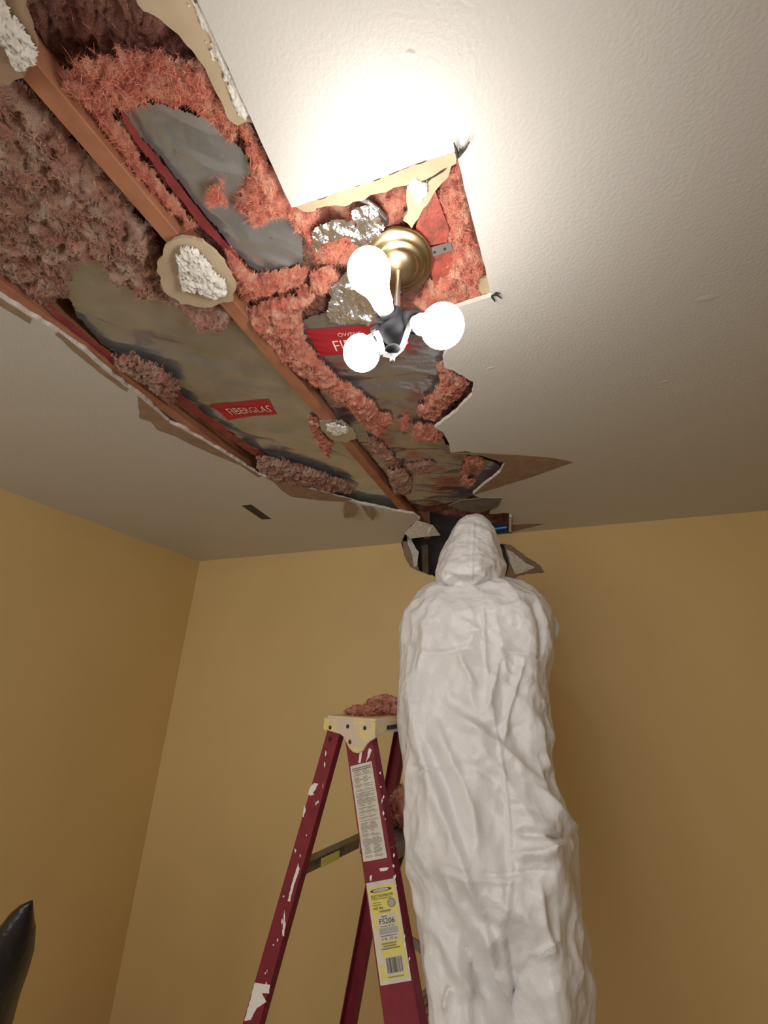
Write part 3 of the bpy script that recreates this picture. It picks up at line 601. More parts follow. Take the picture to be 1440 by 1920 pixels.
# bent metal bracket under the hub
bm = bmesh.new()
BR = [(697, 626, .685), (705, 622, .68), (711, 634, .675), (719, 664, .665), (737, 668, .660), (754, 652, .665), (764, 622, .675), (771, 602, .68), (778, 598, .685)]
BP = [at_t(*b) for b in BR]
for a, b in zip(BP, BP[1:]): box_between(bm, a, b, .009, .0015, np.cross(b-a, FW))
brk = bm_obj('bracket', bm, M_STEEL, fx)
bm = bmesh.new(); p = at_t(737, 667, .665); lathe(bm, p+np.array([0, 0, .014]), p*0+np.array([0, 0, -1.0]), [(0, 0), (.013, 0), (.014, .006), (.009, .012), (.004, .014), (.0045, .022), (0, .023)], 18); bm_obj('finial', bm, M_BLACK, fx, True)
bm = bmesh.new(); tube(bm, [at_t(736, 672, .655), at_t(736, 678, .650)], .0042, 8); bm_obj('finial_nut', bm, M_STEEL, fx, True)

# ---------------------------------------------------------------- step ladder
LA = math.radians(35)
HX = np.array([math.cos(YAW), math.sin(YAW), 0]); HY = np.array([-math.sin(YAW), math.cos(YAW), 0]); ZV = np.array([0, 0, 1.0])
U = math.sin(LA)*HX+math.cos(LA)*HY; V_ = math.cos(LA)*HX-math.sin(LA)*HY
P0 = at_t(702, 1348, 1.06); CAPZ = P0[2]; CL_ = .39; CW = .172; TAPER = .064
lad = thing('step_ladder', (P0+U*CL_/2)*np.array([1, 1, 0]), 'paint spattered dark red fiberglass step ladder with yellow cap', 'ladder')
def LP(u, v, z): return P0+U*u+V_*v+ZV*z          # ladder coordinates
WN = np.cross(V_, -ZV-TAPER*U)
def lad_px(px, py):
    q = at_plane(px, py, P0+U*.012, WN)-P0; return q@V_, q[2]
# cap: top slab, four skirts, rounded tongue on each end
bm = bmesh.new()
def prism(bm, poly, f0, f1):
    """poly list of 2d, f0/f1 map 2d->3d"""
    a = [bm.verts.new(tuple(f0(*p))) for p in poly]; b = [bm.verts.new(tuple(f1(*p))) for p in poly]; n = len(poly)
    bm.faces.new(a); bm.faces.new(b[::-1])
    for i in range(n): bm.faces.new((a[i], b[i], b[(i+1) % n], a[(i+1) % n]))
top = [(.008, 0), (CL_-.008, 0), (CL_, -.008), (CL_, -CW+.008), (CL_-.008, -CW), (.008, -CW), (0, -CW+.008), (0, -.008)]
prism(bm, top, lambda u, v: LP(u, v, 0), lambda u, v: LP(u, v, -.008))
top2 = [((u-CL_/2)*1.012+CL_/2, (v+CW/2)*1.03-CW/2) for u, v in top]
tongue = [(.003, -.006), (.003, -.042)]+[(-.048+.036*math.cos(a), -.052-.018*abs(math.sin(a))*1.0) for a in ()]
prof = [(.003, -.006), (.004, -.044), (-.012, -.050), (-.022, -.060), (-.034, -.076), (-.050, -.083), (-.066, -.082), (-.080, -.074), (-.090, -.060), (-.098, -.048), (-.110, -.042), (-CW-.004, -.036), (-CW-.003, -.006)]
for s, u0 in ((1, 0), (-1, CL_)):
    prism(bm, prof, lambda v, z: LP(u0-s*.002+s*.064*z*-0, v, z), lambda v, z: LP(u0+s*.008, v, z))
fr = [(.004, -.006), (.004, -.042), (.06, -.036), (.11, -.036), (.145, -.046), (CL_-.145, -.046), (CL_-.11, -.036), (CL_-.06, -.036), (CL_-.004, -.042), (CL_-.004, -.006)]
prism(bm, fr, lambda u, z: LP(u, .002, z), lambda u, z: LP(u, -.006, z))
prism(bm, fr, lambda u, z: LP(u, -CW-.003, z), lambda u, z: LP(u, -CW+.005, z))
bmesh.ops.bevel(bm, geom=list(bm.edges), offset=.0015, segments=1, affect='EDGES')
cap = bm_obj('cap', bm, M_YEL, lad)
for px in ((619, 1364), (652, 1362), (684, 1365), (656, 1391)):
    p = at_plane(*px, P0-U*.0022, U); bm = bmesh.new(); lathe(bm, p+U*.001, -U, [(0, 0), (.0052, 0), (.0052, .0015), (.003, .004), (0, .0045)], 14); bm_obj('rivet', bm, M_RIVET, cap, True)
bm = bmesh.new(); box_between(bm, LP(.055, .0026, -.024), LP(.105, .0026, -.024), .010, .0014, ZV); bm_obj('tool_slot_shade', bm, M_INK, cap)  # dark bar on the cap face stands in for a shaded slot
bm = bmesh.new(); lathe(bm, LP(.13, .0015, -.026), V_, [(0, 0), (.019, 0), (.019, .003), (.015, .003), (.014, .0015), (0, .0015)], 24); bm_obj('tool_ring', bm, M_YEL, cap)
# rails
def channel(name, near, v0t, v1t, zt, v0b, v1b, zb, inset, fl=.028, th=.004, m=M_LRED):
    bm = bmesh.new()
    def P(v, z, w):
        u = inset+TAPER*z+w
        if not near: u = CL_-u
        return LP(u, v, z)
    rings = []
    for (a, b, z) in ((v0t, v1t, zt), (v0b, v1b, zb)):
        prf = [(a, 0), (b, 0), (b, fl), (b-th, fl), (b-th, th), (a+th, th), (a+th, fl), (a, fl)]
        rings.append([bm.verts.new(tuple(P(v, z, w_))) for v, w_ in prf])
    n = 8
    for i in range(n): bm.faces.new((rings[0][i], rings[0][(i+1) % n], rings[1][(i+1) % n], rings[1][i]))
    for r in rings: bm.faces.new(r)
    bmesh.ops.bevel(bm, geom=[e for e in bm.edges], offset=.0014, segments=1, affect='EDGES')
    return bm_obj(name, bm, m, lad)
ZB = -CAPZ+.004
def ext(pa, pb, zt, zb):
    (va, za), (vb, zb_) = lad_px(*pa), lad_px(*pb); k = (vb-va)/(zb_-za); return va+k*(zt-za), va+k*(zb-za)
f0t, f0b = ext((650, 1404), (720, 1913), -.012, ZB); f1t, f1b = ext((710, 1390), (792, 1907), -.012, ZB)
f1b = f0b+.090; f1t = f0t+.090
r0t, r0b = ext((610, 1384), (457, 1913), -.012, ZB); r1t, r1b = ext((637, 1378), (493, 1910), -.012, ZB)
rear_in = .012
for near in (True, False):
    channel('front_rail', near, f0t, f1t, -.012, f0b, f1b, ZB, .010)
    channel('rear_rail', near, r0t, r1t, -.012, r0b, r0b+.056, ZB, .010, .024)
def fr_v(z): k = (z+.012)/(ZB+.012); return f0t+(f0b-f0t)*k, f1t+(f1b-f1t)*k
def rr_v(z): k = (z+.012)/(ZB+.012); return r0t+(r0b-r0t)*k, r0t+.056+(r0b-r0t)*k
for k in range(1, 6):
    zz = -CAPZ+.29*k-.005
    a, b = fr_v(zz); ui = .014+TAPER*zz; bm = bmesh.new()
    box_between(bm, LP(ui, (a+b)/2, zz), LP(CL_-ui, (a+b)/2, zz), .086, .004, V_)
    box_between(bm, LP(ui, b-.001, zz-.014), LP(CL_-ui, b-.001, zz-.014), .003, .03, V_); box_between(bm, LP(ui, a+.001, zz-.014), LP(CL_-ui, a+.001, zz-.014), .003, .03, V_)
    for j in range(5): box_between(bm, LP(ui, a+.012+j*.015, zz+.003), LP(CL_-ui, a+.012+j*.015, zz+.003), .004, .002, V_)
    bm_obj('step', bm, M_ALU, lad)
    # angle brace below the step at the near rail
    for ua, ub in ((ui+.004, ui+.09), (CL_-ui-.004, CL_-ui-.09)):
        bm = bmesh.new(); box_between(bm, LP(ua, b-.012, zz-.10), LP(ub, b-.012, zz-.006), .014, .003, V_); bm_obj('step_brace', bm, M_ALU, lad)
for zz in (lad_px(569, 1640)[1], lad_px(569, 1640)[1]-.58, lad_px(569, 1640)[1]-1.0):
    a, b = rr_v(zz); ui = .014+TAPER*zz; bm = bmesh.new()
    box_between(bm, LP(ui, a+.03, zz), LP(CL_-ui, a+.03, zz), .030, .003, ZV); box_between(bm, LP(ui, a+.03, zz+.014), LP(CL_-ui, a+.03, zz+.014), .028, .003, V_)
    br = bm_obj('rear_brace', bm, M_DKALU, lad)
    if zz > -.5:
        bm = bmesh.new(); box_between(bm, LP(ui+.075, a+.046, zz+.0002), LP(ui+.15, a+.046, zz+.0002), .020, .001, ZV); bm_obj('yellow_tag', bm, M_STKY, br)
zz = lad_px(569, 1640)[1]; a, b = rr_v(zz-.12); ui = .014+TAPER*zz; a2, b2 = rr_v(zz); bm = bmesh.new()
box_between(bm, LP(CL_-ui-.004, a+.03, zz-.11), LP(CL_-ui-.10, a2+.03, zz-.004), .016, .003, V_); bm_obj('corner_brace', bm, M_DKALU, lad)
# spreader between far rails
a, _ = rr_v(-.60); c_, d_ = fr_v(-.66); bm = bmesh.new(); box_between(bm, LP(CL_-.0, rr_v(-.58)[1], -.585), LP(CL_-.0, fr_v(-.70)[0], -.66), .024, .003, ZV); bm_obj('spreader', bm, M_DKALU, lad)
bm = bmesh.new(); box_between(bm, LP(.002, rr_v(-.78)[1], -.80), LP(.002, fr_v(-.88)[0], -.88), .024, .003, ZV); bm_obj('spreader', bm, M_DKALU, lad)
# stickers and paint on the near web plane
def on_web(px, py, off=.0008):
    q = at_plane(px, py, P0+U*.010, WN); n = WN/np.linalg.norm(WN); n = n if np.dot(n, U) < 0 else -n; return q+n*off
def web_quad(name, pts, m, off, parent):
    P = [on_web(a, b, off) for a, b in pts]; P2 = [on_web(a, b, off-.0004) for a, b in pts]; n = len(P)
    return mesh_obj(name, P+P2, [tuple(range(n))]+[(i, (i+1) % n, n+(i+1) % n, n+i) for i in range(n)]+[tuple(range(2*n-1, n-1, -1))], m, parent)
def quad_pt(c4, u, v):
    c4 = [np.array(c, float) for c in c4]; return c4[0]*(1-u)*(1-v)+c4[1]*u*(1-v)+c4[2]*u*v+c4[3]*(1-u)*v   # tl tr br bl ; v down
def sub_quad(c4, u0, u1, v0, v1): return [quad_pt(c4, u0, v0), quad_pt(c4, u1, v0), quad_pt(c4, u1, v1), quad_pt(c4, u0, v1)]
S1 = [(657, 1437), (697, 1427), (726, 1608), (682, 1616)]
s1 = web_quad('instruction_sticker', S1, M_STK, .0010, lad)
bm_v, bm_f = [], []
rng = random.Random(4)
v = .03
while v < .965:
    head = v < .06; hgt = .012 if head else .0055
    for (ua, ub) in (((.06, .94),) if rng.random() < .45 or head else ((.10, .44), (.50, rng.uniform(.7, .92)))):
        ua += rng.uniform(0, .05); ub -= rng.uniform(0, .12 if not head else .0)
        c = sub_quad(S1, ua, ub, v, v+hgt); i0 = len(bm_v); bm_v += [on_web(*p, .0014) for p in c]; bm_f.append((i0, i0+1, i0+2, i0+3))
    v += hgt+(.0075 if rng.random() < .85 else .018)
mesh_obj('small_print', bm_v, bm_f, M_INKG, s1)
S2 = [(687, 1656), (741, 1646), (772, 1838), (714, 1848)]
s2 = web_quad('specification_sticker', S2, M_STK, .0010, lad)
web_quad('yellow_field', sub_quad(S2, .06, .93, .05, .955), M_STKY, .0014, s2)
web_quad('white_field', sub_quad(S2, .17, .86, .32, .58), M_STK, .0018, s2)
web_quad('white_field', sub_quad(S2, .08, .22, .45, .80), M_STK, .0017, s2)
web_quad('grey_field', sub_quad(S2, .22, .84, .455, .515), M_GREYP, .0022, s2)
web_quad('white_field', sub_quad(S2, .22, .86, .73, .92), M_STK, .0018, s2)
def web_text(txt, c4, u0, u1, v0, v1, m, parent, off=.0026):
    V, Fs = text_mesh(txt, 1.0); u = u0+(V[:, 0]-V[:, 0].min())/np.ptp(V[:, 0])*(u1-u0); vv = v1-(V[:, 1]-V[:, 1].min())/np.ptp(V[:, 1])*(v1-v0)
    mesh_obj('lettering', [on_web(*quad_pt(c4, a, b), off) for a, b in zip(u, vv)], Fs, m, parent)
web_text('FS206', S2, .27, .78, .362, .415, M_INK, s2)
web_text('ELECTRO-MASTER', S2, .12, .86, .128, .155, M_INK, s2)
web_text('250 lbs', S2, .12, .46, .245, .268, M_INK, s2)
web_text('6 ft.', S2, .56, .76, .425, .448, M_INKG, s2)
web_text('3 ft. 10 in.', S2, .27, .80, .548, .572, M_INK, s2)
for (u0, u1, v0, v1) in ((.12, .80, .165, .172), (.14, .40, .20, .206), (.12, .42, .222, .229), (.32, .70, .285, .302), (.36, .56, .338, .350), (.28, .52, .435, .443), (.24, .78, .528, .537), (.24, .74, .600, .612), (.28, .70, .625, .637), (.22, .82, .650, .662), (.30, .80, .93, .938)):
    web_quad('print_line', sub_quad(S2, u0, u1, v0, v1), M_INKG, .0024, s2)
ov = [quad_pt(S2, .47+.37*math.cos(a), .088+.019*math.sin(a)) for a in np.linspace(0, 2*math.pi, 24, endpoint=False)]; web_quad('oval_logo', ov, M_INK, .0020, s2)
ov = [quad_pt(S2, .47+.27*math.cos(a), .088+.016*math.sin(a)) for a in np.linspace(0, 2*math.pi, 24, endpoint=False)]; web_quad('oval_logo', ov, M_STK, .0024, s2)
web_text('KELLER', S2, .27, .66, .079, .098, M_INKG, s2, .0028)
ov = [quad_pt(S2, .76+.14*math.cos(a), .225+.045*math.sin(a)) for a in np.linspace(0, 2*math.pi, 20, endpoint=False)]; web_quad('round_seal', ov, M_INKG, .0020, s2)
ov = [quad_pt(S2, .76+.10*math.cos(a), .225+.034*math.sin(a)) for a in np.linspace(0, 2*math.pi, 20, endpoint=False)]; web_quad('round_seal', ov, M_GREYP, .0024, s2)
bx = .30; rng = random.Random(8); vv_, ff_ = [], []
while bx < .80:
    wq_ = rng.choice((.008, .012, .02)); c = sub_quad(S2, bx, min(bx+wq_, .81), .745, .895); i0 = len(vv_); vv_ += [on_web(*p, .0024) for p in c]; ff_.append((i0, i0+1, i0+2, i0+3)); bx += wq_+rng.choice((.010, .014, .022))
mesh_obj('barcode', vv_, ff_, M_INK, s2)
def blotch(pts, seed):
    P = roughen(np.array(pts, float), 1.2, 2.0, seed, .25); o = web_quad('paint_splash', [tuple(p) for p in P], M_PAINT, .0012, lad)
for k, pts in enumerate([[(582, 1476), (590, 1468), (597, 1469), (592, 1480), (584, 1492), (578, 1490)], [(676, 1404), (680, 1408), (676, 1430), (672, 1430)], [(692, 1402), (698, 1406), (692, 1420), (686, 1428), (690, 1414)], [(560, 1618), (562, 1630), (552, 1660), (544, 1690), (540, 1690), (548, 1656), (554, 1636)],
                         [(534, 1706), (536, 1730), (533, 1756), (530, 1754), (532, 1724)], [(478, 1842), (507, 1846), (505, 1862), (492, 1862), (500, 1878), (482, 1890), (470, 1912), (459, 1914)], [(571, 1510), (574, 1518), (570, 1532), (568, 1530)], [(552, 1590), (556, 1594), (554, 1600)], [(712, 1628), (730, 1626), (726, 1632), (714, 1634)], [(694, 1642), (698, 1640), (697, 1650), (694, 1652)]]): blotch(pts, k)
rng = random.Random(21)
for k in range(34):
    t_ = rng.random()
    if k % 2: cx_, cy_ = 622-t_*140+rng.uniform(-9, 9), 1400+t_*480
    else: cx_, cy_ = 690+t_*71+rng.uniform(13, 20), 1420+t_*450
    w_ = rng.uniform(.7, 1.8); h_ = rng.uniform(1.5, 6.0); blotch([(cx_, cy_-h_), (cx_+w_, cy_), (cx_-w_*.3, cy_+h_), (cx_-w_, cy_)], 40+k)
for px in ((619, 1385),):
    p = on_web(*px, .001); bm = bmesh.new(); lathe(bm, p, -U, [(0, 0), (.005, 0), (.005, .0015), (.003, .004), (0, .0045)], 14); bm_obj('rail_rivet', bm, M_RIVET, lad, True)
# insulation on the ladder
def clump3d(label, c, r, seed):
    bm = bmesh.new(); bmesh.ops.create_icosphere(bm, subdivisions=5, radius=1.0)
    P = np.array([v.co[:] for v in bm.verts]); n = P.copy(); rr = 1+.5*(fbm(P, 2.2, seed, 3)-.5)+.55*(ridged(P, 5, seed+2, 3)-.5)
    P = n*rr[:, None]*np.array(r)+np.array(c); P[:, 2] = np.maximum(P[:, 2], c[2]-r[2]*.55)
    for v, p in zip(bm.verts, P): v.co = Vector(p)
    o = bm_obj('insulation_clump', bm, M_PINK, None, True); tag(o, label, 'insulation')
    rng = np.random.default_rng(seed); k = 500; id_ = rng.integers(0, len(P), k); D = n[id_]+rng.normal(0, .6, (k, 3)); D /= np.linalg.norm(D, axis=1)[:, None]
    S = np.cross(D, rng.normal(0, 1, (k, 3))); S /= np.linalg.norm(S, axis=1)[:, None]; Ln = rng.uniform(.004, .012, k)[:, None]; rows = []
    for tt in (0, 1.0): rows += [P[id_]+D*Ln*tt-S*.0006*(1-.7*tt), P[id_]+D*Ln*tt+S*.0006*(1-.7*tt)]
    b = np.arange(k)[:, None]*4; f = mesh_np('loose_fibers', np.stack(rows, 1).reshape(-1, 3), b+np.array([[0, 1, 3, 2]]), M_FIBER, o, False); f['kind'] = 'stuff'
    return o
def on_cap(px, py): return at_z(px, py, CAPZ)
clump3d('small flat pink insulation tuft on the yellow ladder cap', LP(.075, -.09, .008), (.050, .035, .016), 5)
clump3d('larger red pink insulation clump on the yellow ladder cap beside the worker', LP(.150, -.075, .016), (.055, .045, .030), 6)
a, b = fr_v(-CAPZ+.29*5-.005); zz5 = -CAPZ+.29*5-.005; clump3d('pink insulation clump resting on the top ladder step', LP(.13, (a+b)/2+.012, zz5+.040), (.045, .035, .055), 9)

# ---------------------------------------------------------------- worker in white coverall
YP = 1.36
def yp(z): return YP-.27*max(0.0, 2.25-max(z, 1.0))/1.05
def px_on(px, py):
    p = at_y(px, py, YP)
    for _ in range(3): p = at_y(px, py, yp(p[2]))
    return p
def ring_loft(rows, n=40, ex=2.3):
    """rows: (cx, cy, cz, hw, hd) ; closed mesh"""
    V = []; Fs = []
    for (cx, cy, cz, hw, hd) in rows:
        for k in range(n):
            a = 2*math.pi*k/n; c, s = math.cos(a), math.sin(a)
            V.append((cx+hw*math.copysign(abs(c)**(2/ex), c), cy+hd*math.copysign(abs(s)**(2/ex), s), cz))
    for i in range(len(rows)-1):
        for k in range(n): Fs.append((i*n+k, i*n+(k+1) % n, (i+1)*n+(k+1) % n, (i+1)*n+k))
    Fs.append(tuple(range(n-1, -1, -1))); m = (len(rows)-1)*n; Fs.append(tuple(m+k for k in range(n)))
    return V, Fs
def rows_px(tab):
    out = []
    for (py, l, r, hd, dy) in tab:
        a = px_on(l, py); b = px_on(r, py); z = (a[2]+b[2])/2; out.append(((a[0]+b[0])/2, yp(z)+dy, z, (b[0]-a[0])/2, hd))
    return out
def limb(pts, rad, n=24):
    bm = bmesh.new(); tube(bm, pts, rad, n); me = bpy.data.meshes.new('t'); bm.to_mesh(me); bm.free()
    V = [v.co[:] for v in me.vertices]; Fs = [tuple(p.vertices) for p in me.polygons]; bpy.data.meshes.remove(me); return V, Fs
def ball(c, r, sub=3):
    bm = bmesh.new(); bmesh.ops.create_icosphere(bm, subdivisions=sub, radius=1.0); V = [tuple(np.array(v.co)*np.array(r)+np.array(c)) for v in bm.verts]; Fs = [tuple(v.index for v in f.verts) for f in bm.faces]; bm.free(); return V, Fs
def fuse(parts, voxel, name='tmp'):
    V = []; Fs = []
    for v, f in parts:
        o = len(V); V += list(v); Fs += [tuple(i+o for i in t) for t in f]
    me = bpy.data.meshes.new(name); me.from_pydata([tuple(map(float, v)) for v in V], [], Fs); me.update()
    bm = bmesh.new(); bm.from_mesh(me); bmesh.ops.recalc_face_normals(bm, faces=bm.faces); bm.to_mesh(me); bm.free()
    o = bpy.data.objects.new(name, me); COL.objects.link(o); md = o.modifiers.new('r', 'REMESH'); md.mode = 'VOXEL'; md.voxel_size = voxel; md.adaptivity = 0
    sm = o.modifiers.new('s', 'SMOOTH'); sm.factor = .5; sm.iterations = 4
    dg = bpy.context.evaluated_depsgraph_get(); out = bpy.data.meshes.new_from_object(o.evaluated_get(dg)); bpy.data.objects.remove(o); bpy.data.meshes.remove(me); return out
TORSO = [(1090, 830, 952, .060, .01), (1098, 803, 980, .085, .0), (1110, 784, 1002, .112, .0), (1128, 769, 1021, .13, 0), (1150, 758, 1034, .14, 0), (1175, 753, 1040, .145, 0), (1210, 756, 1036, .15, 0), (1250, 757, 1029, .15, 0), (1300, 757, 1031, .15, 0), (1350, 756, 1034, .15, 0),
         (1400, 754, 1038, .15, 0), (1450, 754, 1042, .155, 0), (1500, 760, 1056, .16, 0), (1550, 769, 1073, .165, 0), (1600, 777, 1072, .165, 0), (1650, 787, 1072, .155, 0), (1690, 792, 1075, .14, 0), (1725, 796, 1080, .125, 0.0), (1752, 812, 1070, .105, .0)]
LEGL = [(1640, 783, 955, .12, 0), (1700, 793, 953, .12, 0), (1750, 797, 953, .12, 0), (1800, 800, 956, .12, 0), (1850, 803, 963, .115, 0), (1920, 808, 973, .11, 0)]
LEGR = [(1640, 945, 1071, .12, 0), (1700, 950, 1076, .12, 0), (1750, 953, 1082, .12, 0), (1800, 959, 1089, .12, 0), (1850, 970, 1096, .115, 0), (1920, 984, 1103, .11, 0)]
tr = rows_px(TORSO); ll = rows_px(LEGL); lr = rows_px(LEGR)
step_z = .29*2+.004
fa, fb = fr_v(-CAPZ+.58-.005); foot = LP(.36, (fa+fb)/2, 0)
def leg_down(rows, fx_, fy_):
    x, y, z, hw, hd = rows[-1]
    for k, (t, w_, d_) in enumerate(((.18, .95, .95), (.4, .86, .9), (.62, .74, .8), (.82, .66, .72), (1.0, .62, .68))):
        rows.append((x+(fx_-x)*t, y+(fy_-y)*t, z+(step_z+.09-z)*t, hw*w_, hd*d_))
    return rows
FL = (foot[0]-.06, foot[1]-.06); FRT = (foot[0]+.10, foot[1]+.0)
leg_down(ll, *FL); leg_down(lr, *FRT)
zs = tr[4][2]; xl = tr[7][0]-tr[7][3]; xr_ = tr[7][0]+tr[7][3]
def arm(sg, x):
    sh = np.array([x-sg*.055, yp(zs)+.03, zs-.035]); el = np.array([x+sg*.012, yp(zs)+.27, zs-.09]); wr = np.array([x-sg*.10, yp(zs)+.50, zs+.16])
    if sg > 0: sh = sh+np.array([.02, .02, 0]); el = el+np.array([-.075, 0, .05])
    mid1 = (sh+el)/2+np.array([sg*.004, -.01, -.01]); mid2 = (el+wr)/2
    return [sh, mid1, el, mid2, wr], [.080, .072, .064, .058, .048]
aL = arm(-1, xl); aR = arm(1, xr_)
cr_ = px_on(951, 1762)
cme = fuse([ring_loft(tr), ball(cr_, (.06, .10, .045)), ring_loft(ll, 36, 2.0), ring_loft(lr, 36, 2.0), limb(*aL), limb(*aR)], .0044)
P = np.array([v.co[:] for v in cme.vertices]); Nn = np.array([v.normal[:] for v in cme.vertices])
pxx, pyy = project(P); back = np.clip((-(Nn@FW)+.15)/.35, 0, 1)
def poly_d(pts):
    d = np.full(len(P), 1e9); tt = np.zeros(len(P)); n = len(pts)-1
    for i in range(n):
        a = np.array(pts[i], float); b = np.array(pts[i+1], float); ab = b-a; t = np.clip(((pxx-a[0])*ab[0]+(pyy-a[1])*ab[1])/(ab@ab), 0, 1)
        dx = pxx-a[0]-t*ab[0]; dy = pyy-a[1]-t*ab[1]; dd = np.hypot(dx, dy); sg = np.sign(ab[0]*dy-ab[1]*dx); m = dd < np.abs(d); d = np.where(m, dd*np.where(sg == 0, 1, sg), d); tt = np.where(m, (i+t)/n, tt)
    return d, tt
disp = np.zeros(len(P))
# broad soft drapes, sharp creases (photo positions of the folds on the back of the suit): (line, amp m, width px)
FOLDS = [([(772, 1300), (800, 1420), (845, 1550), (880, 1640), (920, 1760), (940, 1860)], .016, 14), ([(790, 1360), (830, 1470), (868, 1580)], -.014, 12), ([(812, 1330), (850, 1420), (890, 1520), (905, 1600)], .012, 14),
         ([(840, 1330), (900, 1365), (945, 1400), (985, 1440), (1030, 1480)], .014, 13), ([(835, 1300), (900, 1350), (935, 1378)], -.012, 12), ([(850, 1420), (900, 1450), (960, 1500), (1000, 1530)], -.012, 15), ([(880, 1440), (940, 1480), (975, 1505)], .010, 10),
         ([(775, 1222), (840, 1224), (880, 1215)], -.006, 4), ([(940, 1217), (985, 1226), (1026, 1240)], -.007, 4), ([(985, 1226), (960, 1320), (945, 1400)], .010, 7), ([(940, 1225), (925, 1300), (915, 1330)], .009, 7), ([(860, 1225), (895, 1290)], .007, 6),
         ([(906, 1100), (908, 1160), (912, 1240), (925, 1330), (940, 1420), (955, 1520), (960, 1640), (947, 1740)], .005, 3), ([(830, 1624), (880, 1636), (940, 1642), (1000, 1632), (1025, 1628)], -.006, 4), ([(832, 1632), (880, 1646), (940, 1651), (1000, 1642)], .004, 6),
         ([(772, 1440), (800, 1444), (830, 1447)], -.007, 4), ([(1000, 1470), (1030, 1510), (1060, 1545), (1074, 1560)], .012, 10), ([(965, 1560), (1010, 1568), (1055, 1575)], -.014, 8), ([(960, 1600), (1010, 1598), (1040, 1580)], .014, 9), ([(1010, 1340), (1020, 1400), (1030, 1450)], .010, 8),
         ([(860, 1660), (900, 1720), (935, 1750)], -.012, 12), ([(1005, 1650), (1015, 1720), (1030, 1770)], .010, 8), ([(990, 1790), (1030, 1760), (1033, 1780), (1000, 1800)], .008, 8), ([(950, 1758), (958, 1800), (967, 1860), (979, 1930)], -.009, 6), ([(800, 1700), (850, 1800), (900, 1880)], .012, 14),
         ([(830, 1680), (880, 1790), (930, 1890)], -.010, 12), ([(1075, 1640), (1078, 1760), (1085, 1880)], .008, 9), ([(790, 1150), (800, 1200), (785, 1260)], .006, 8), ([(1000, 1120), (1015, 1180), (1012, 1240)], -.010, 8), ([(860, 1160), (900, 1180), (880, 1200)], .005, 9), ([(930, 1140), (980, 1130), (1000, 1150)], .006, 9),
         ([(940, 1220), (955, 1260), (1000, 1280)], .008, 9), ([(840, 1850), (830, 1900)], .010, 8), ([(930, 1810), (960, 1850)], .010, 8), ([(820, 1120), (850, 1150), (900, 1140)], .005, 10)]
for pts, amp, wpx in FOLDS:
    d, tt = poly_d(pts); e = np.minimum(1, np.minimum(tt, 1-tt)*5+.15)
    prof = np.where(d < 0, np.exp(-(np.abs(d)/(wpx*.55))), np.exp(-(d/(wpx*1.25))**2)) if amp > 0 else np.exp(-(d/wpx)**2)
    disp += amp*1.15*prof*e*back
q = P.copy(); q[:, 2] *= .55; wq = q+.05*np.stack([fbm(q, 6, 3, 2)-.5, fbm(q, 6, 4, 2)-.5, fbm(q, 6, 5, 2)-.5], 1)
sh_ = wq.copy(); sh_[:, 2] += .45*wq[:, 0]
f1_, f2_ = worley(sh_, 8.5, 5); g1_, g2_ = worley(wq*np.array([1, 1, 1.3]), 19, 9); k1_, _ = worley(P, 42, 12)
low = np.clip((2.25-P[:, 2])/.6, .45, 1)
disp += low*(.046*(f1_-.5)+.008*(ridged(wq, 5, 7, 2)-.55))+.0140*(g1_-.5)+.0036*(k1_-.5)
P2 = P+Nn*disp[:, None]
cme.vertices.foreach_set('co', P2.astype(np.float32).ravel()); cme.polygons.foreach_set('use_smooth', np.ones(len(cme.polygons), bool)); cme.materials.clear(); cme.materials.append(M_TYVEK); cme.update()
man = thing('person', (foot[0], foot[1], step_z), 'worker in white hooded coverall seen from behind, reaching up into the ceiling hole', 'person')
cov = bpy.data.objects.new('coverall', cme); COL.objects.link(cov); set_parent(cov, man); cme.name = 'coverall'
# hood
HOOD = [(967, 878, 898, .02, .02), (971, 866, 908, .045, .02), (980, 854, 918, .075, .02), (995, 845, 928, .10, .018), (1015, 837, 936, .118, .015), (1035, 830, 940, .128, .012), (1055, 824, 943, .136, .004), (1075, 820, 945, .142, -.006), (1088, 820, 945, .145, -.012), (1098, 826, 941, .140, -.012), (1103, 840, 930, .115, 0), (1120, 850, 920, .08, 0)]
hr = rows_px([(a, b, c, d, e) for a, b, c, d, e in HOOD])
hme = fuse([ring_loft(hr, 40, 2.1)], .0036, 'hood')
P = np.array([v.co[:] for v in hme.vertices]); Nn = np.array([v.normal[:] for v in hme.vertices]); pxx, pyy = project(P); back = np.clip((-(Nn@FW)+.15)/.35, 0, 1); disp = np.zeros(len(P))
for pts, amp, wpx in [([(888, 985), (886, 1020), (885, 1060), (884, 1096)], .004, 3), ([(888, 985), (884, 1040), (884, 1096)], -.003, 8), ([(835, 1083), (850, 1092), (875, 1098)], .010, 5), ([(905, 1080), (890, 1092), (880, 1100)], .008, 5), ([(836, 1078), (850, 1082), (880, 1094)], -.007, 5), ([(925, 1060), (900, 1066)], .005, 4), ([(850, 1000), (870, 1040)], .003, 6), ([(915, 1000), (925, 1050)], .004, 6), ([(870, 1040), (900, 1036)], -.003, 4), ([(930, 1045), (945, 1062)], .006, 5)]:
    d, tt = poly_d(pts); disp += amp*np.exp(-(d/wpx)**2)*back
f1_, f2_ = worley(P, 14, 3); g1_, _ = worley(P, 34, 8); disp += .014*(f1_-.5)+.005*(g1_-.5)
hme.vertices.foreach_set('co', (P+Nn*disp[:, None]).astype(np.float32).ravel()); hme.polygons.foreach_set('use_smooth', np.ones(len(hme.polygons), bool)); hme.materials.clear(); hme.materials.append(M_TYVEK); hme.update()
hood = bpy.data.objects.new('hood', hme); COL.objects.link(hood); set_parent(hood, man)
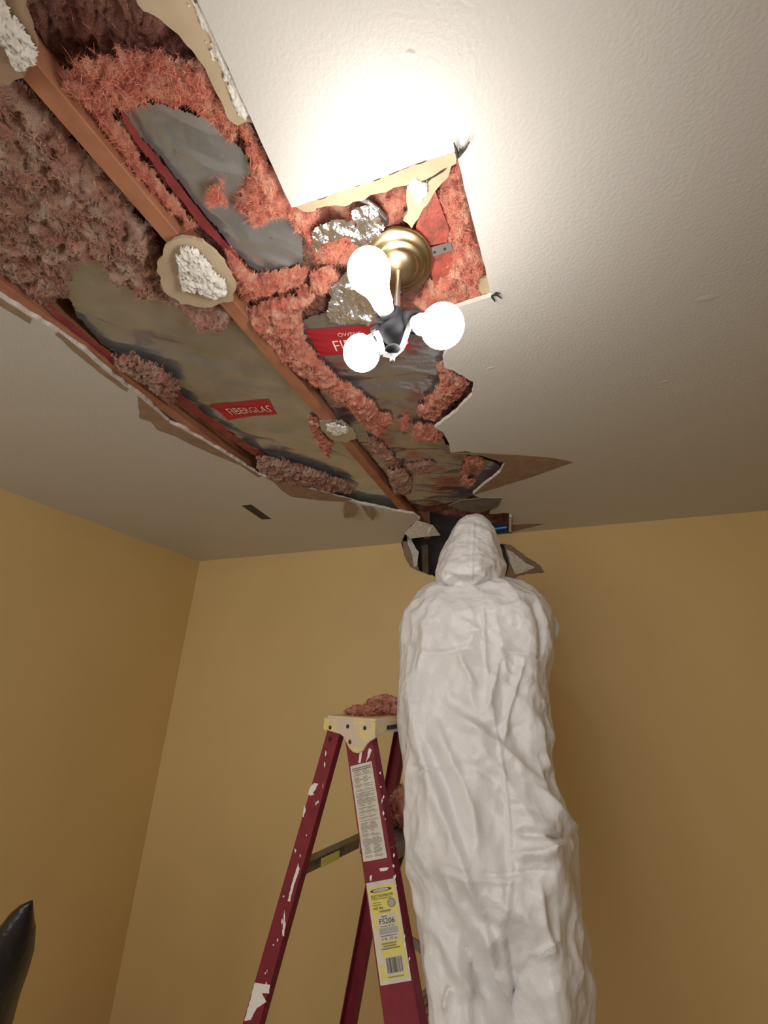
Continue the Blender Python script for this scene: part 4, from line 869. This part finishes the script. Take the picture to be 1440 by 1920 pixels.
# head inside the hood, face towards the wall
hc = np.array([hr[5][0], hr[5][1]+.055, hr[5][2]-.01])
parts = [ball(hc, (.075, .095, .115)), ball(hc+[0, .045, -.06], (.052, .05, .055)), ball(hc+[0, .098, -.012], (.014, .02, .026), 2), ball(hc+[0, .088, -.062], (.024, .012, .007), 2), ball(hc+[-.03, .080, .022], (.018, .012, .008), 2), ball(hc+[.03, .080, .022], (.018, .012, .008), 2), limb([hc+[0, -.01, -.06], hc+[0, -.02, -.20]], [.056, .062])]
fme = fuse(parts, .004, 'head'); fme.materials.append(M_SKIN); fme.polygons.foreach_set('use_smooth', np.ones(len(fme.polygons), bool)); ho = bpy.data.objects.new('head', fme); COL.objects.link(ho); set_parent(ho, man)
for sx in (-.03, .03):
    bm = bmesh.new(); bmesh.ops.create_uvsphere(bm, u_segments=14, v_segments=10, radius=.011)
    for v in bm.verts: v.co += Vector(hc+[sx, .083, .012])
    bm_obj('eye', bm, M_STK, man, True)
# gloved hands reaching into the hole
def hand(arm_, sg):
    wr = arm_[0][-1]; fwd = arm_[0][-1]-arm_[0][-2]; fwd = fwd/np.linalg.norm(fwd); side = np.array([1.0, 0, 0])*sg; side = side-fwd*np.dot(side, fwd); side /= np.linalg.norm(side); nrm = np.cross(side, fwd); nrm = nrm if nrm[1] > 0 else -nrm
    parts = [limb([wr-fwd*.02, wr+fwd*.03, wr+fwd*.085], [.026, .032, .030], 16)]
    for k, ln in enumerate((.070, .080, .075, .058)):
        b = wr+fwd*.082+side*((k-1.5)*.019); m1 = b+fwd*ln*.45+nrm*.006; m2 = m1+(fwd*.7+nrm*.6)*ln*.33; e = m2+(fwd*.2+nrm*.9)*ln*.28; parts.append(limb([b-fwd*.01, b, m1, m2, e], [.0105, .0105, .0095, .009, .0075], 10))
    b = wr+fwd*.03-side*.026; parts.append(limb([b, b-side*.025+fwd*.022, b-side*.030+fwd*.05+nrm*.015, b-side*.024+fwd*.066+nrm*.028], [.014, .0125, .011, .009], 10))
    h = fuse(parts, .003, 'glove'); h.materials.append(M_GLOVE); h.polygons.foreach_set('use_smooth', np.ones(len(h.polygons), bool)); o = bpy.data.objects.new('glove', h); COL.objects.link(o); set_parent(o, man)
hand(aL, -1); hand(aR, 1)
for fx_, fy_ in (FL, FRT):
    bme = fuse([ball((fx_, fy_+.06, step_z+.045), (.048, .13, .040)), ball((fx_, fy_+.0, step_z+.075), (.05, .065, .07)), limb([(fx_, fy_, step_z+.05), (fx_, fy_, step_z+.17)], [.052, .056])], .005, 'boot')
    V = np.array([v.co[:] for v in bme.vertices]); V[:, 2] = np.maximum(V[:, 2], step_z+.002); bme.vertices.foreach_set('co', V.astype(np.float32).ravel()); bme.materials.append(M_BOOT); bme.polygons.foreach_set('use_smooth', np.ones(len(bme.polygons), bool))
    o = bpy.data.objects.new('boot', bme); COL.objects.link(o); set_parent(o, man)

# ---------------------------------------------------------------- black plastic sheet standing in the corner of the view
TB = 1.05
pk = at_t(58, 1689, TB)
rows = []
for (py, l, r, hd) in ((1689, 56, 61, .004), (1697, 38, 61, .012), (1710, 22, 61, .02), (1730, 6, 60, .035), (1750, -14, 58, .05), (1800, -50, 48, .08), (1850, -90, 28, .11), (1918, -140, 0, .14)):
    a = at_t(l, py, TB); b = at_t(r, py, TB); rows.append(((a+b)/2, np.linalg.norm(b-a)/2, hd))
V = []; Fs = []; n = 28; zlast = rows[-1][0][2]
for kx in range(1, 7):
    c, hw, hd = rows[7]; rows.append((np.array([c[0]-.02*kx, c[1]-.01*kx, zlast*(1-kx/6)]), hw*(1+.10*kx), hd*(1+.22*kx)))
for c, hw, hd in rows:
    for k in range(n):
        a = 2*math.pi*k/n; V.append(c+RI*np.array([1, 1, 0])*hw*math.cos(a)+np.array([-math.sin(YAW), math.cos(YAW), 0])*hd*math.sin(a))
for i in range(len(rows)-1):
    for k in range(n): Fs.append((i*n+k, (i+1)*n+k, (i+1)*n+(k+1) % n, i*n+(k+1) % n))
Fs.append(tuple(range(n))); Fs.append(tuple((len(rows)-1)*n+k for k in range(n))[::-1])
V = np.array(V); V[:, :2] += .012*(np.stack([fbm(V, 14, 3, 3), fbm(V, 14, 8, 3)], 1)-.5)*np.clip((pk[2]-V[:, 2])/.1, 0, 1)[:, None]; V[:, 2] = np.maximum(V[:, 2], 0)
o = mesh_obj('plastic_sheet', V, Fs, M_BAG, None, True); tag(o, 'pointed crumpled black plastic sheeting at the lower left', 'plastic sheet')
